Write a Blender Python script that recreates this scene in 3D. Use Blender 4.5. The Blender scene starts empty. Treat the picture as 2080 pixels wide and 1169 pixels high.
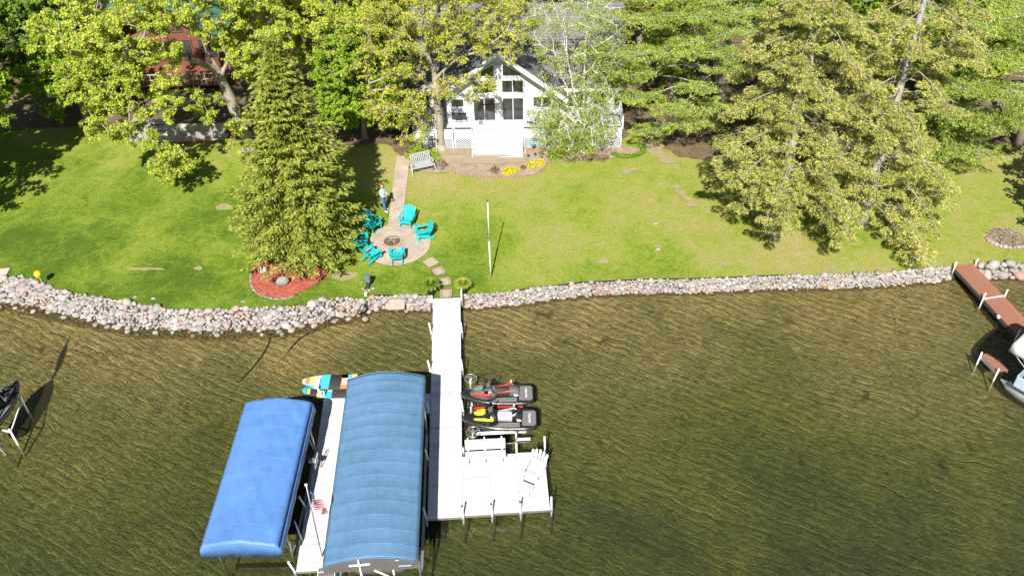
import bpy, bmesh, math, random
import numpy as np
from mathutils import Vector, Matrix, Euler
from mathutils.geometry import delaunay_2d_cdt
random.seed(7)
rng = np.random.default_rng(11)
SC = bpy.context.scene
COL = SC.collection
R = math.radians
PI = math.pi

# ------------------------------------------------------------------ camera, world, sun, exposure
IW, IH, FPX, HC = 2080, 1169, 1796.0, 29.2
PITCH, ROLL = R(40), math.atan(.0285)
cam_d = bpy.data.cameras.new('camera'); cam = bpy.data.objects.new('camera', cam_d); COL.objects.link(cam)
_ri = Vector((1, 0, 0)); _up = Vector((0, math.sin(PITCH), math.cos(PITCH))); _fw = Vector((0, math.cos(PITCH), -math.sin(PITCH)))
_cx = _ri*math.cos(ROLL) - _up*math.sin(ROLL); _cy = _ri*math.sin(ROLL) + _up*math.cos(ROLL)
cam.matrix_world = Matrix(((_cx.x, _cy.x, -_fw.x, 0), (_cx.y, _cy.y, -_fw.y, 0), (_cx.z, _cy.z, -_fw.z, HC), (0, 0, 0, 1)))
cam_d.sensor_width = 36; cam_d.lens = 36*FPX/IW; cam_d.clip_start = .5; cam_d.clip_end = 2000
SC.camera = cam
SUN_EL, SUN_AZ = R(45), R(8.6)      # the light travels towards +y, a little towards +x
wd = bpy.data.worlds.new('World'); SC.world = wd; wd.use_nodes = True
_n = wd.node_tree.nodes; _l = wd.node_tree.links; _n.clear()
_sky = _n.new('ShaderNodeTexSky'); _sky.sky_type = 'NISHITA'; _sky.sun_disc = False
_sky.sun_elevation = SUN_EL; _sky.sun_rotation = PI + SUN_AZ
_sky.air_density = 1.0; _sky.dust_density = .6
_bg = _n.new('ShaderNodeBackground'); _bg.inputs[1].default_value = .05
_ow = _n.new('ShaderNodeOutputWorld'); _l.new(_sky.outputs[0], _bg.inputs[0]); _l.new(_bg.outputs[0], _ow.inputs[0])
sl = bpy.data.lights.new('sun', 'SUN'); sl.energy = 5.0; sl.angle = R(.5); sl.color = (1, .955, .88)
sun = bpy.data.objects.new('sun', sl); COL.objects.link(sun)
_ld = Vector((math.sin(SUN_AZ)*math.cos(SUN_EL), math.cos(SUN_AZ)*math.cos(SUN_EL), -math.sin(SUN_EL)))
sun.rotation_euler = _ld.to_track_quat('-Z', 'Y').to_euler(); sun.location = (-10, -20, 60)
SC.view_settings.view_transform = 'Standard'; SC.view_settings.look = 'None'
SC.view_settings.exposure = .86; SC.view_settings.gamma = 1; SC.view_settings.use_curve_mapping = False
SC.cycles.max_bounces = 8; SC.cycles.transparent_max_bounces = 12; SC.cycles.diffuse_bounces = 3
SC.cycles.use_denoising = True; SC.cycles.caustics_reflective = False; SC.cycles.caustics_refractive = False

# ------------------------------------------------------------------ surveying: photo pixel -> place on a given level
def ray(px, py):
    u = px-IW/2; v = py-IH/2
    a = math.cos(ROLL)*u-math.sin(ROLL)*v; b = math.sin(ROLL)*u+math.cos(ROLL)*v
    return (a, FPX*math.cos(PITCH)-b*math.sin(PITCH), -FPX*math.sin(PITCH)-b*math.cos(PITCH))
def P(px, py, z=0.):
    d = ray(px, py); t = (z-HC)/d[2]; return Vector((d[0]*t, d[1]*t, z))
def Yp(px, py, y):
    d = ray(px, py); t = y/d[1]; return Vector((d[0]*t, y, HC+d[2]*t))
TOPL = [(-300, 585), (-120, 575), (0, 567), (45, 562), (80, 576), (140, 597), (205, 606), (280, 620), (340, 631), (385, 633), (450, 630), (560, 625), (625, 624), (655, 611), (700, 607), (745, 612), (753, 603), (880, 604), (935, 602), (1020, 596), (1100, 586), (1180, 576), (1300, 571), (1420, 569), (1560, 563), (1700, 560), (1800, 556), (1850, 551), (1900, 547), (1935, 541), (1990, 541), (2080, 538), (2200, 535), (2400, 530)]
BOTL = [(-300, 640), (-120, 625), (0, 613), (60, 622), (115, 636), (170, 648), (230, 660), (290, 669), (360, 671), (440, 674), (500, 669), (580, 668), (650, 655), (700, 640), (735, 630), (760, 628), (880, 626), (935, 622), (1020, 613), (1100, 606), (1180, 597), (1300, 592), (1420, 588), (1560, 584), (1700, 577), (1800, 568), (1850, 564), (1900, 559), (1935, 556), (1990, 556), (2080, 552), (2200, 549), (2400, 545)]
_T = [P(a, b, .55) for a, b in TOPL]; _B = [P(a, b, 0) for a, b in BOTL]
TX = np.array([p.x for p in _T]); TY = np.array([p.y for p in _T]); BX = np.array([p.x for p in _B]); BY = np.array([p.y for p in _B])
def shore_top(x): return np.interp(x, TX, TY)
def shore_bot(x): return np.interp(x, BX, BY)
def Hgt(x, y):
    x = np.asarray(x, float); y = np.asarray(y, float)
    yt = shore_top(x); yb = np.minimum(shore_bot(x), yt-.3)
    lawn = .55 + .04*np.clip(y-yt, 0, 30) + .015*np.clip(y-yt-30, 0, 400)
    ramp = -.14 + (y-yb)/(yt-yb)*.66
    bed = -.14 - .085*np.clip(yb-y, 0, 14)
    return np.where(y >= yt, lawn, np.where(y >= yb, ramp, bed))
def gz(x, y): return float(Hgt(x, y))
def G(px, py, dz=0):
    z = .6
    for _ in range(14):
        p = P(px, py, z); z = .5*z+.5*gz(p.x, p.y)
    p.z = gz(p.x, p.y)+dz
    return p

# ------------------------------------------------------------------ materials
def _nt(name):
    m = bpy.data.materials.new(name); m.use_nodes = True; nt = m.node_tree
    b = nt.nodes['Principled BSDF']; return m, nt, b
def noise(nt, scale, detail=4, rough=.55, vec=None, dist=0):
    n = nt.nodes.new('ShaderNodeTexNoise'); n.inputs['Scale'].default_value = scale; n.inputs['Detail'].default_value = detail
    n.inputs['Roughness'].default_value = rough; n.inputs['Distortion'].default_value = dist
    if vec: nt.links.new(vec, n.inputs['Vector'])
    return n
def ramp(nt, fac, stops):
    r = nt.nodes.new('ShaderNodeValToRGB'); nt.links.new(fac, r.inputs[0]); e = r.color_ramp.elements
    while len(e) < len(stops): e.new(.5)
    for i, (p, c) in enumerate(stops):
        e[i].position = p; e[i].color = (*c, 1) if len(c) == 3 else c
    return r
def mixc(nt, fac, a, b, mode='MIX'):
    m = nt.nodes.new('ShaderNodeMix'); m.data_type = 'RGBA'; m.blend_type = mode
    if isinstance(fac, (int, float)): m.inputs[0].default_value = fac
    else: nt.links.new(fac, m.inputs[0])
    for k, v in ((6, a), (7, b)):
        if isinstance(v, tuple): m.inputs[k].default_value = (*v, 1) if len(v) == 3 else v
        else: nt.links.new(v, m.inputs[k])
    return m.outputs[2]
def mth(nt, op, a, b=None, clamp=False):
    m = nt.nodes.new('ShaderNodeMath'); m.operation = op; m.use_clamp = clamp
    for k, v in ((0, a), (1, b)):
        if v is None: continue
        if isinstance(v, (int, float)): m.inputs[k].default_value = v
        else: nt.links.new(v, m.inputs[k])
    return m.outputs[0]
def bump(nt, b, height, strength, dist=.02):
    n = nt.nodes.new('ShaderNodeBump'); n.inputs['Strength'].default_value = strength; n.inputs['Distance'].default_value = dist
    nt.links.new(height, n.inputs['Height'])
    if b: nt.links.new(n.outputs[0], b.inputs['Normal'])
    return n
def coord(nt, kind='Object', scale=None, rot=None):
    t = nt.nodes.new('ShaderNodeTexCoord'); o = t.outputs[kind]
    if scale or rot:
        m = nt.nodes.new('ShaderNodeMapping'); nt.links.new(o, m.inputs[0])
        if scale: m.inputs['Scale'].default_value = scale
        if rot: m.inputs['Rotation'].default_value = rot
        o = m.outputs[0]
    return o
MAT = {}
def mat(name, col, rough=.6, var=.12, nscale=6, metal=0, bmp=.15, spec=.5, bscale=None):
    if name in MAT: return MAT[name]
    m, nt, b = _nt(name); c = coord(nt)
    n = noise(nt, nscale, 5, .6, c)
    lo = tuple(max(0, v*(1-var)) for v in col); hi = tuple(min(1, v*(1+var)) for v in col)
    r = ramp(nt, n.outputs[0], [(.3, lo), (.7, hi)]); nt.links.new(r.outputs[0], b.inputs['Base Color'])
    b.inputs['Roughness'].default_value = rough; b.inputs['Metallic'].default_value = metal
    b.inputs['Specular IOR Level'].default_value = spec
    if bmp:
        n2 = noise(nt, bscale or nscale*6, 4, .6, c); bump(nt, b, n2.outputs[0], bmp, .01)
    MAT[name] = m; return m

def leafmat(name, cols, trans=.35, rough=.55):
    m, nt, b = _nt(name)
    g = nt.nodes.new('ShaderNodeNewGeometry')
    r = ramp(nt, g.outputs['Random Per Island'], [(i/(len(cols)-1), c) for i, c in enumerate(cols)])
    n = noise(nt, .55, 2, .5, coord(nt))
    k = ramp(nt, n.outputs[0], [(.3, (.78, .8, .72)), (.7, (1.15, 1.12, 1.1))])
    col = mixc(nt, 1., r.outputs[0], k.outputs[0], 'MULTIPLY')
    nt.links.new(col, b.inputs['Base Color']); b.inputs['Roughness'].default_value = rough; b.inputs['Specular IOR Level'].default_value = .3
    tr = nt.nodes.new('ShaderNodeBsdfTranslucent'); nt.links.new(col, tr.inputs[0])
    mx = nt.nodes.new('ShaderNodeMixShader'); mx.inputs[0].default_value = trans
    out = nt.nodes['Material Output']; nt.links.new(b.outputs[0], mx.inputs[1]); nt.links.new(tr.outputs[0], mx.inputs[2]); nt.links.new(mx.outputs[0], out.inputs[0])
    MAT[name] = m; return m
leafmat('leaf_maple', [(.26, .34, .03), (.49, .57, .065), (.64, .68, .12)], .4)
leafmat('leaf_bright', [(.20, .31, .025), (.37, .50, .05), (.50, .59, .09)], .4)
leafmat('leaf_green', [(.14, .25, .018), (.27, .42, .03), (.40, .54, .05)], .4)
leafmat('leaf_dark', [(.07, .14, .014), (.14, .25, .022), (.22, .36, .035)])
leafmat('leaf_oak', [(.30, .33, .04), (.50, .52, .07), (.64, .63, .12)], .4)
leafmat('leaf_ochre', [(.20, .18, .035), (.27, .24, .05), (.33, .31, .07)])
leafmat('leaf_birch', [(.22, .33, .035), (.38, .48, .06), (.50, .56, .10)], .42)
leafmat('needle_spruce', [(.15, .20, .028), (.29, .33, .05), (.43, .45, .08)], .2)
leafmat('needle_hemlock', [(.19, .21, .05), (.40, .41, .10), (.60, .57, .18)], .18)
leafmat('needle_pine', [(.15, .23, .035), (.35, .45, .08), (.54, .61, .15)], .22)
leafmat('leaf_shrub', [(.10, .17, .015), (.2, .27, .03), (.3, .33, .04)])
leafmat('leaf_yellow', [(.62, .56, .02), (.75, .68, .04), (.68, .60, .03)])
leafmat('leaf_red', [(.12, .045, .03), (.2, .08, .05), (.16, .07, .04)])
leafmat('leaf_ground', [(.12, .20, .015), (.22, .32, .03), (.18, .28, .02)])
leafmat('leaf_fern', [(.10, .18, .02), (.24, .34, .05), (.34, .42, .07)])
mat('bark', (.24, .20, .155), .9, .3, 5, bmp=.8, bscale=18)
mat('bark_pale', (.31, .265, .21), .9, .3, 5, bmp=.7, bscale=18)
mat('bark_dead', (.36, .33, .30), .9, .2, 5, bmp=.4)
def birch_bark():
    m, nt, b = _nt('bark_birch'); c = coord(nt, scale=(3, 3, 9)); n = noise(nt, 1.3, 4, .6, c)
    r = ramp(nt, n.outputs[0], [(.38, (.10, .09, .08)), (.46, (.66, .63, .57)), (.8, (.78, .75, .70))]); nt.links.new(r.outputs[0], b.inputs['Base Color'])
    b.inputs['Roughness'].default_value = .8; MAT['bark_birch'] = m
birch_bark()
def deck_white():
    m, nt, b = _nt('white_deck'); c = coord(nt); n = noise(nt, 2.2, 6, .7, c); o = nt.nodes.new('ShaderNodeObjectInfo').outputs['Random']
    f = mth(nt, 'ADD', mth(nt, 'MULTIPLY', n.outputs[0], .6), mth(nt, 'MULTIPLY', o, .4)); r = ramp(nt, f, [(.25, (.40, .40, .41)), (.42, (.57, .57, .575)), (.75, (.61, .61, .615))])
    nt.links.new(r.outputs[0], b.inputs['Base Color']); b.inputs['Roughness'].default_value = .6; MAT['white_deck'] = m
deck_white()
mat('white_paint', (.56, .575, .61), .5, .04, 2, bmp=.1)
mat('white_metal', (.74, .75, .76), .35, .05, 4, bmp=.05)
mat('aluminium', (.62, .63, .64), .35, .08, 8, .8, .05)
mat('dark_cap', (.05, .05, .05), .6, .1)
mat('turquoise', (.012, .44, .46), .45, .06, 8, bmp=.1)
mat('black_gloss', (.018, .018, .02), .22, .2, 8, bmp=0)
mat('grey_gloss', (.12, .12, .125), .3, .15, 8, bmp=0)
mat('grey_mat', (.15, .145, .14), .8, .15, 30, bmp=.3)
mat('black_mat', (.03, .03, .032), .75, .2, 20, bmp=.2)
mat('seat_silver', (.55, .56, .57), .3, .1, 8, bmp=0)
mat('red_gloss', (.62, .04, .025), .3, .08, 8, bmp=0)
mat('yellow_gloss', (.75, .72, .04), .3, .05, 8, bmp=0)
mat('white_gloss', (.8, .8, .8), .25, .03, 8, bmp=0)
mat('cyan', (.06, .45, .66), .4, .05, 8, bmp=0); mat('pink', (.75, .42, .36), .4, .05, 8, bmp=0)
mat('orange', (.78, .24, .07), .4, .08, 8, bmp=0); mat('lemon', (.80, .78, .16), .4, .05, 8, bmp=0)
mat('weathered_white', (.33, .35, .37), .7, .1, 6); mat('slime_murk_foot', (.06, .06, .03), .8, .2, 8); mat('jeans', (.07, .13, .32), .85, .25, 14, bmp=.3); mat('pale_top', (.38, .52, .60), .85, .15, 12, bmp=.3)
mat('skin', (.52, .30, .21), .6, .06, 10, bmp=0); mat('hair', (.30, .13, .06), .7, .25, 20, bmp=.4); mat('shoe', (.10, .16, .45), .6, .1)
mat('mulch_red_chip', (.38, .05, .03), .95, .4, 30, bmp=.6)
mat('boulder', (.22, .23, .20), .9, .35, 4, bmp=.7, bscale=14); mat('boulder_pale', (.46, .40, .34), .9, .2, 5, bmp=.6, bscale=14)
mat('slab', (.40, .34, .26), .9, .15, 6, bmp=.5); mat('slab_grey', (.34, .36, .33), .9, .15, 6, bmp=.3)
mat('paver', (.37, .29, .225), .9, .15, 12, bmp=.4); mat('paver_joint', (.06, .045, .03), .95, .2, 12)
mat('utility_green', (.10, .17, .15), .5, .1, 6, bmp=.05)
mat('pot_black', (.025, .027, .03), .4, .15, 6, bmp=0)
mat('yellow_ball', (.80, .50, .02), .35, .05, 5, bmp=0)
mat('pipe_black', (.02, .02, .018), .6, .2, 5); mat('pipe_pale', (.50, .44, .30), .6, .1, 5)
mat('brown_deck', (.27, .115, .075), .8, .14, 4, bmp=.3); mat('dark_frame', (.06, .06, .062), .6, .1)
mat('edging_brick', (.30, .19, .15), .9, .25, 7, bmp=.5); mat('black_edging', (.02, .02, .02), .7, .1)
mat('riser_shade_grey', (.36, .37, .40), .7, .08); mat('solar', (.08, .075, .09), .2, .1, 8, bmp=0)
mat('end_grey', (.105, .10, .10), .6, .08, 5, bmp=.2)
mat('flag_red', (.42, .01, .025), .8, .05, 8); mat('flag_blue', (.012, .025, .13), .8, .05, 8); mat('flag_white', (.42, .42, .42), .8, .03, 8)
mat('lamp_teal', (.02, .33, .30), .3, .1, 5, bmp=0)
mat('stone_wall_grey', (.33, .30, .28), .9, .25, 5, bmp=.6); mat('cap_blue', (.40, .43, .47), .8, .12, 5, bmp=.3)
mat('siding_red', (.17, .06, .045), .8, .2, 4, bmp=.3); mat('log_brown', (.22, .08, .04), .8, .25, 4, bmp=.4)
mat('car_white', (.78, .78, .78), .25, .02, 5, bmp=0); mat('car_grey', (.30, .34, .33), .25, .05, 5, bmp=0)
mat('tyre', (.02, .02, .02), .9, .1); mat('boulder_dark', (.08, .085, .09), .85, .3, 5, bmp=.6)
mat('twig', (.27, .22, .16), .95, .3, 9, bmp=.3); mat('hull_blue', (.42, .52, .62), .35, .08, 4, bmp=0)
mat('bimini', (.72, .70, .66), .8, .05, 5, bmp=.2)
def glass_mat():
    m, nt, b = _nt('window_glass'); n = noise(nt, 1.2, 3, .5, coord(nt))
    r = ramp(nt, n.outputs[0], [(.35, (.012, .013, .014)), (.7, (.07, .07, .068))]); nt.links.new(r.outputs[0], b.inputs['Base Color'])
    b.inputs['Roughness'].default_value = .06; b.inputs['Specular IOR Level'].default_value = .8; MAT['glass'] = m
glass_mat()
def fabric(name, col, seam=None, stain=.12):
    m, nt, b = _nt(name); c = coord(nt); n = noise(nt, .8, 5, .6, c); n2 = noise(nt, 5, 5, .7, coord(nt, scale=(1, .25, 1)))
    f = mth(nt, 'ADD', mth(nt, 'MULTIPLY', n.outputs[0], .6), mth(nt, 'MULTIPLY', n2.outputs[0], .4))
    r = ramp(nt, f, [(.35, tuple(v*(1-stain) for v in col)), (.65, tuple(min(1, v*(1+stain)) for v in col))]); nt.links.new(r.outputs[0], b.inputs['Base Color'])
    b.inputs['Roughness'].default_value = .5; b.inputs['Specular IOR Level'].default_value = .45
    n3 = noise(nt, 2.2, 3, .5, c); bump(nt, b, n3.outputs[0], .25, .08); MAT[name] = m
fabric('canopy_blue', (.095, .195, .32), stain=.16); fabric('cover_blue', (.095, .215, .50), stain=.14)
def siding():
    m, nt, b = _nt('white_siding'); c = coord(nt); w = nt.nodes.new('ShaderNodeTexWave'); w.wave_type = 'BANDS'; w.bands_direction = 'Z'; w.wave_profile = 'SAW'
    w.inputs['Scale'].default_value = 1.6; nt.links.new(c, w.inputs[0]); b.inputs['Base Color'].default_value = (.60, .61, .65, 1); b.inputs['Roughness'].default_value = .6
    bump(nt, b, w.outputs[1], .7, .03); MAT['white_siding'] = m
siding()
def shingles(name, c0, c1):
    m, nt, b = _nt(name); c = coord(nt)
    br = nt.nodes.new('ShaderNodeTexBrick'); nt.links.new(c, br.inputs[0]); br.inputs['Scale'].default_value = 1; br.inputs['Brick Width'].default_value = .3; br.inputs['Row Height'].default_value = .16; br.inputs['Mortar Size'].default_value = .012
    br.inputs['Color1'].default_value = (*c0, 1); br.inputs['Color2'].default_value = (*c1, 1); br.inputs['Mortar'].default_value = (*[v*.5 for v in c0], 1)
    n = noise(nt, .9, 4, .6, c); k = ramp(nt, n.outputs[0], [(.3, (.75, .75, .75)), (.7, (1.2, 1.2, 1.2))])
    nt.links.new(mixc(nt, 1., br.outputs[0], k.outputs[0], 'MULTIPLY'), b.inputs['Base Color']); b.inputs['Roughness'].default_value = .9
    bump(nt, b, br.outputs[1], -.5, .02); MAT[name] = m
shingles('shingle_grey', (.13, .125, .13), (.20, .19, .19)); shingles('shingle_green', (.05, .16, .12), (.09, .24, .18))
def deckfloor():
    m, nt, b = _nt('deck_floor'); c = coord(nt); w = nt.nodes.new('ShaderNodeTexWave'); w.bands_direction = 'Y'; w.inputs['Scale'].default_value = 2.1; nt.links.new(c, w.inputs[0])
    r = ramp(nt, w.outputs[1], [(0, (.26, .27, .30)), (.12, (.46, .47, .52))]); nt.links.new(r.outputs[0], b.inputs['Base Color']); b.inputs['Roughness'].default_value = .6; MAT['deck_floor'] = m
deckfloor()
def stone(name, perobj):
    m, nt, b = _nt(name)
    if perobj: o = nt.nodes.new('ShaderNodeObjectInfo').outputs['Random']
    else: o = nt.nodes.new('ShaderNodeNewGeometry').outputs['Random Per Island']
    r = ramp(nt, o, [(0, (.28, .25, .235)), (.18, (.35, .315, .29)), (.34, (.23, .215, .21)), (.5, (.38, .345, .325)), (.64, (.20, .205, .21)), (.76, (.34, .285, .26)), (.88, (.43, .40, .38)), (.97, (.36, .20, .16)), (1, (.38, .35, .34))])
    c = coord(nt); n = noise(nt, 9, 6, .65, c); k = ramp(nt, n.outputs[0], [(.3, (.75, .75, .74)), (.7, (1.18, 1.17, 1.15))])
    # wet, algae-stained foot of the stones at the waterline
    g = nt.nodes.new('ShaderNodeNewGeometry'); sx = nt.nodes.new('ShaderNodeSeparateXYZ'); nt.links.new(g.outputs['Position'], sx.inputs[0])
    z = mth(nt, 'ADD', sx.outputs[2], mth(nt, 'MULTIPLY', n.outputs[0], .06)); zr = ramp(nt, mth(nt, 'MULTIPLY', z, 4.), [(.08, (0, 0, 0)), (.26, (1, 1, 1))])
    col = mixc(nt, 1., r.outputs[0], k.outputs[0], 'MULTIPLY')
    col = mixc(nt, zr.outputs[0], (.19, .125, .06), col); nt.links.new(col, b.inputs['Base Color']); b.inputs['Roughness'].default_value = .85
    bump(nt, b, n.outputs[0], .5, .02); MAT[name] = m
stone('stone', True); stone('stone_small', False)

def lawn_mat():
    m, nt, b = _nt('grass'); c = coord(nt)
    a = noise(nt, .22, 4, .6, c, .3); d = noise(nt, 1.0, 7, .75, c, .9); e = noise(nt, 7, 6, .7, c)
    e2 = noise(nt, 16, 5, .8, c)
    f = mth(nt, 'ADD', mth(nt, 'MULTIPLY', a.outputs[0], .40), mth(nt, 'ADD', mth(nt, 'MULTIPLY', d.outputs[0], .38), mth(nt, 'MULTIPLY', e.outputs[0], .30)))
    # lusher on the left lawn, drier and yellower up towards the house and on the right
    g = nt.nodes.new('ShaderNodeNewGeometry'); s = nt.nodes.new('ShaderNodeSeparateXYZ'); nt.links.new(g.outputs['Position'], s.inputs[0])
    dry = mth(nt, 'ADD', mth(nt, 'MULTIPLY', mth(nt, 'SUBTRACT', s.outputs[1], 36.), .013), mth(nt, 'MULTIPLY', mth(nt, 'ADD', s.outputs[0], 5.), .0060))
    dry = mth(nt, 'SUBTRACT', mth(nt, 'MINIMUM', mth(nt, 'MAXIMUM', dry, -.07), .10), .018)
    f = mth(nt, 'ADD', f, dry)
    f = mth(nt, 'ADD', mth(nt, 'MULTIPLY', mth(nt, 'SUBTRACT', f, .52), 1.2), .478)
    r = ramp(nt, f, [(.34, (.07, .125, .012)), (.43, (.125, .195, .018)), (.50, (.185, .245, .028)), (.57, (.245, .28, .048)), (.65, (.30, .28, .09)), (.76, (.36, .30, .16))])
    k = ramp(nt, e2.outputs[0], [(.32, (.60, .66, .55)), (.68, (1.32, 1.28, 1.25))])
    # mowing / tyre lines, faint
    nt.links.new(mixc(nt, 1., r.outputs[0], k.outputs[0], 'MULTIPLY'), b.inputs['Base Color'])
    b.inputs['Roughness'].default_value = .9; b.inputs['Specular IOR Level'].default_value = .15
    h = mth(nt, 'ADD', e2.outputs[0], mth(nt, 'MULTIPLY', e.outputs[0], 1.5)); bump(nt, b, h, .8, .05); MAT['grass'] = m
lawn_mat()
def ground_mat(name, stops, s1=2., s2=18., bmp=.7):
    m, nt, b = _nt(name); c = coord(nt); a = noise(nt, s1, 6, .7, c, .3); d = noise(nt, s2, 5, .7, c)
    f = mth(nt, 'ADD', mth(nt, 'MULTIPLY', a.outputs[0], .5), mth(nt, 'MULTIPLY', d.outputs[0], .5))
    r = ramp(nt, f, stops); nt.links.new(r.outputs[0], b.inputs['Base Color']); b.inputs['Roughness'].default_value = .95; b.inputs['Specular IOR Level'].default_value = .1
    bump(nt, b, d.outputs[0], bmp, .06); MAT[name] = m
ground_mat('litter', [(.36, (.07, .05, .032)), (.5, (.145, .105, .065)), (.62, (.23, .165, .105))])
ground_mat('bank', [(.36, (.03, .024, .018)), (.5, (.06, .045, .03)), (.62, (.1, .075, .05))])
ground_mat('bed_mulch', [(.36, (.19, .14, .095)), (.5, (.31, .24, .17)), (.64, (.42, .33, .25))], 2.5, 22)
ground_mat('red_mulch', [(.36, (.17, .035, .025)), (.5, (.42, .11, .075)), (.64, (.56, .22, .16))], 5, 30, 1.)
ground_mat('bare_soil', [(.36, (.22, .18, .09)), (.5, (.30, .25, .13)), (.64, (.36, .30, .18))], 3, 20)
ground_mat('concrete', [(.36, (.24, .19, .135)), (.5, (.29, .235, .17)), (.64, (.34, .28, .21))], 1.5, 25, .3)
ground_mat('gravel', [(.36, (.24, .19, .16)), (.5, (.40, .33, .28)), (.64, (.52, .44, .38))], 2, 14)
def paving(name, centre=None):
    m, nt, b = _nt(name); g = nt.nodes.new('ShaderNodeNewGeometry'); s = nt.nodes.new('ShaderNodeSeparateXYZ'); nt.links.new(g.outputs['Position'], s.inputs[0])
    if centre:
        dx = mth(nt, 'SUBTRACT', s.outputs[0], centre[0]); dy = mth(nt, 'SUBTRACT', s.outputs[1], centre[1])
        rr = mth(nt, 'SQRT', mth(nt, 'ADD', mth(nt, 'MULTIPLY', dx, dx), mth(nt, 'MULTIPLY', dy, dy))); th = mth(nt, 'MULTIPLY', mth(nt, 'ARCTAN2', dy, dx), 1.25)
        cb = nt.nodes.new('ShaderNodeCombineXYZ'); nt.links.new(th, cb.inputs[0]); nt.links.new(rr, cb.inputs[1]); v = cb.outputs[0]
    else: v = g.outputs['Position']
    br = nt.nodes.new('ShaderNodeTexBrick'); nt.links.new(v, br.inputs[0]); br.inputs['Scale'].default_value = 1; br.inputs['Brick Width'].default_value = .21; br.inputs['Row Height'].default_value = .105; br.inputs['Mortar Size'].default_value = .009
    br.inputs['Color1'].default_value = (.37, .295, .235, 1); br.inputs['Color2'].default_value = (.45, .37, .30, 1); br.inputs['Mortar'].default_value = (.27, .21, .16, 1)
    n = noise(nt, 1.1, 5, .6, g.outputs['Position']); k = ramp(nt, n.outputs[0], [(.3, (.8, .8, .8)), (.7, (1.15, 1.15, 1.15))])
    nt.links.new(mixc(nt, 1., br.outputs[0], k.outputs[0], 'MULTIPLY'), b.inputs['Base Color']); b.inputs['Roughness'].default_value = .9; bump(nt, b, br.outputs[1], -.5, .01); MAT[name] = m
PATIO = Vector((-6.02, 37.8, 0))
paving('paving_ring', PATIO); paving('paving_path')

def ripple_height(nt, vec, big=1.):
    """crests running from far left to near right, about half a metre apart, broken up"""
    mp = nt.nodes.new('ShaderNodeMapping'); nt.links.new(vec, mp.inputs[0]); mp.inputs['Rotation'].default_value = (0, 0, R(31))
    wn = noise(nt, .55, 3, .5, mp.outputs[0]); wv = nt.nodes.new('ShaderNodeMapping')
    va = nt.nodes.new('ShaderNodeVectorMath'); va.operation = 'MULTIPLY_ADD'; nt.links.new(wn.outputs['Color'], va.inputs[0]); va.inputs[1].default_value = (1.0, .9, 0); nt.links.new(mp.outputs[0], va.inputs[2])
    wn2 = noise(nt, 1.5, 3, .6, mp.outputs[0]); vb = nt.nodes.new('ShaderNodeVectorMath'); vb.operation = 'MULTIPLY_ADD'; nt.links.new(wn2.outputs['Color'], vb.inputs[0]); vb.inputs[1].default_value = (.0, .42, 0); nt.links.new(va.outputs[0], vb.inputs[2])
    wa = nt.nodes.new('ShaderNodeTexWave'); wa.bands_direction = 'Y'; wa.inputs['Scale'].default_value = .78; wa.inputs['Detail'].default_value = 0; nt.links.new(vb.outputs[0], wa.inputs[0])
    msk = noise(nt, .9, 3, .6, mp.outputs[0]); mk = ramp(nt, msk.outputs[0], [(.34, (.2, .2, .2)), (.58, (1, 1, 1))])
    line = mth(nt, 'MULTIPLY', mth(nt, 'POWER', wa.outputs[1], 5.), mk.outputs[0])
    sc = nt.nodes.new('ShaderNodeMapping'); nt.links.new(va.outputs[0], sc.inputs[0]); sc.inputs['Scale'].default_value = (.8, 1.7, 1)
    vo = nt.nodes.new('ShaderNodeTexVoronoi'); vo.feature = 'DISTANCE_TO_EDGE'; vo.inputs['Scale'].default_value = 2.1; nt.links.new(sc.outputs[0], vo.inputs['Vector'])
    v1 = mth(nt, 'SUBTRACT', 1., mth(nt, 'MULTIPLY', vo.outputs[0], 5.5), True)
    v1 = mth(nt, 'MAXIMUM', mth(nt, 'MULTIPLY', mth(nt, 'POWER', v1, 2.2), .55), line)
    sc2 = nt.nodes.new('ShaderNodeMapping'); nt.links.new(va.outputs[0], sc2.inputs[0]); sc2.inputs['Scale'].default_value = (1.4, 4.4, 1)
    n2 = noise(nt, 2.6, 5, .7, sc2.outputs[0])
    return v1, n2.outputs[0], va.outputs[0]
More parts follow.
